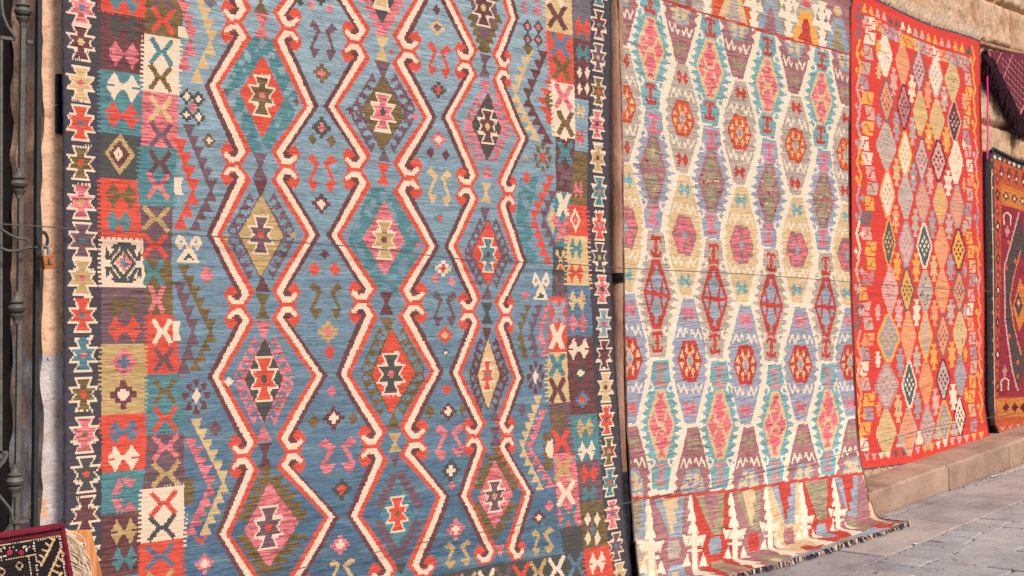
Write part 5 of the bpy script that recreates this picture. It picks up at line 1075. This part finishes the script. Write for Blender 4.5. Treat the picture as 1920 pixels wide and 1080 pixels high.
ring = MB(); cc_ = onY(80, 450, -.045); ring.tube([(cc_[0] + .022 * math.cos(t), cc_[1], cc_[2] + .034 * math.sin(t)) for t in np.linspace(0, 6.283, 16)], .007, 6); tag(ring.build('hasp_ring', DARKIRON), 'rusty dark hasp ring on the plaster pier holding the padlock', 'hasp')

# ------------------------------------------------------------------ wooden display stand with small pile rug, lower left
YS = -.55
S = lambda x, y, Y=YS: onY(x, y, Y)
sp = S(150, 1080)
stand = thing('display_stand', (sp[0], YS, zg(sp[0])), 'orange pine display board beside the dark fringed rug at the lower left', 'stand')
q = [S(124, 996, -.42), S(171, 994, -.42), S(195, 1090, -.42), S(130, 1090, -.42)]; dn = lambda p, z: (p[0], p[1], z)
b0 = zg(2.2)
m_ = MB(); f0 = [q[0], q[1], q[2], np.array([q[2][0] + .12, q[2][1], b0]), np.array([q[3][0] + .02, q[3][1], b0]), q[3]]
n_ = len(f0); m_.add([tuple(v) for v in f0] + [(v[0], v[1] + .03, v[2]) for v in f0], [tuple(range(n_))[::-1], tuple(range(n_, 2 * n_))] + [(i, (i + 1) % n_, n_ + (i + 1) % n_, n_ + i) for i in range(n_)]); m_.build('board', PINE, stand, False, .003)
sc_ = S(156, 1021, -.424); MB().lathe((sc_[0], sc_[1] + .004, sc_[2]), (0, -1, 0), [(0, .010), (.004, .010), (.005, .008)], 12).build('screw_cap', plain('white_cap', (226, 214, 200), .5), stand)
MB().lathe((sc_[0], sc_[1] - .0012, sc_[2]), (0, -1, 0), [(0, .0035), (.001, .0035)], 8).build('screw_hole', BLACK, stand)
for dx in (0.25, .75): MB().box((q[0][0] - dx - .03, -.52, b0), (q[0][0] - dx + .03, -.46, S(60, 1010)[2] - .14)).build('leg', PINE, stand, False, .003)
MB().box((q[0][0] - .95, -.50, S(60, 1010)[2] - .16), (q[0][0] - .03, -.25, S(60, 1010)[2] - .12)).build('shelf', PINE, stand, False, .003)
# rug: a thick dark pile rug laid over the stand, its corner showing
Rg = Ras(-260, 960, 160, 1260, '9', 3)
Rg.part('field'); rl = [(-260, 1040), (0, 1005), (117, 987), (130, 1080), (150, 1260), (-260, 1260)]
def rq(a, b):       # rug coordinates: a px leftwards from the right edge, b px below the top edge
    x = 117 - a + .15 * b; return (x, 987 + a * .155 + b * 1.0)
Rg.part('border'); Rg.poly([rq(9, 14), rq(330, 14), rq(330, 280), rq(9, 280)], 'D')
for j in range(60): Rg.dot(*rq(10 + j * 4.3, 17), 1.6, 1.4, 'J'); Rg.dot(*rq(8, 18 + j * 5.2), 1.5, 1.6, 'w')
for j in range(50): Rg.dot(*rq(58 + j * 4.4, 44), 1.4, 1.2, 'J'); Rg.dot(*rq(58, 22 + j * 5.2), 1.4, 1.5, 'w'); Rg.dot(*rq(70, 46 + j * 5.2), 1.3, 1.4, 'w')
rr = random.Random(4)
for j in range(90):
    a, b = rr.uniform(62, 300), rr.uniform(22, 40); Rg.dot(*rq(a, b), 1.3, 1.2, 'w')
for a, b in [(104, 32), (83, 36), (130, 34), (160, 30), (190, 34), (75, 86), (75, 120)]: Rg.dot(*rq(a, b), 4.4, 4.6, 'E'); Rg.dot(*rq(a, b), 1.6, 1.6, '9')
for a, b in [(90, 60), (124, 66), (158, 60), (192, 66)]:
    Rg.stroke([rq(a, b - 8), rq(a - 7, b), rq(a, b + 8), rq(a + 7, b), rq(a, b - 8)], 1.8, 'J')
for j in range(30): Rg.dot(*rq(84 + j * 4.4, 82), 1.4, 1.2, 'J')
for (a0, b0_), (a1, b1) in [((18, 20), (50, 66)), ((10, 42), (40, 90)), ((14, 84), (46, 130))]:
    Rg.part('comb_motif'); Rg.stroke([rq(a0, b0_), rq(a1, b1)], 4, 'J')
    for k in range(5):
        t = (k + .3) / 4.6; a, b = a0 + (a1 - a0) * t, b0_ + (b1 - b0_) * t; s_ = 1 if a0 != 10 else -1; Rg.stroke([rq(a, b), rq(a + 9 * s_, b - 7 * s_)], 3.2, 'J')
rt = [S(-240, 1024), S(0, 1005), S(60, 995), S(110, 987), S(117, 986)]; br = S(150, 1250)
rug = thing('dark_pile_rug', tuple(S(60, 1000)), 'small dark burgundy pile rug with cream comb motifs at the lower left corner', 'rug')
nu_, nv_ = 150, 120; uu = np.linspace(0, 1, nu_ + 1)[None]; v_ = np.linspace(0, 1, nv_ + 1)[:, None]
rt = np.array(rt); ur = (rt[:, 0] - rt[0, 0]) / (rt[-1, 0] - rt[0, 0]); sh_ = (br[0] - rt[-1, 0])
XR_ = rt[0, 0] + (rt[-1, 0] - rt[0, 0]) * uu + sh_ * v_; ZR_ = np.interp(uu, ur, rt[:, 2]) + (br[2] - rt[-1, 2]) * v_
PR = np.stack([XR_, YS - .05 * v_ + 0 * uu, ZR_], -1); relR = smooth_noise(XR_ * 14, ZR_ * 12, 66, 2) * .004
cloth(rug, Rg, PR, lambda P: proj(P), plain('x', (0, 0, 0)) if False else WOOL3, 61, 1, None, .4, relR)
bind = plain('burgundy_binding', (112, 30, 44), .95, 1, .35, 50, .4)
eR = PR.copy(); eR[..., 1] += relR
MB().tube([tuple(p) for p in eR[0, ::5]], .014, 8).build('binding', bind, rug); MB().tube([tuple(p) for p in eR[::5, -1]], .010, 8).build('binding', bind, rug)
fr = MB(); r_ = random.Random(12)
for i in range(300):
    t = r_.random() * .55; p = eR[int(t * nv_), -1]; e = p + np.array([r_.uniform(.06, .17) * (.5 + t), r_.uniform(-.02, .06), -r_.uniform(.15, .3)]); mdl = (p + e) / 2 + np.array([.03, -.03, .03])
    fr.tube(catmull([p, mdl, e], 5), [.005] * 9 + [.003] * 2 if False else .0022, 4)
fr.build('fringe', FRINGE, rug)['kind'] = 'stuff'
for o in bpy.data.objects:
    if '_o' in o: del o['_o']
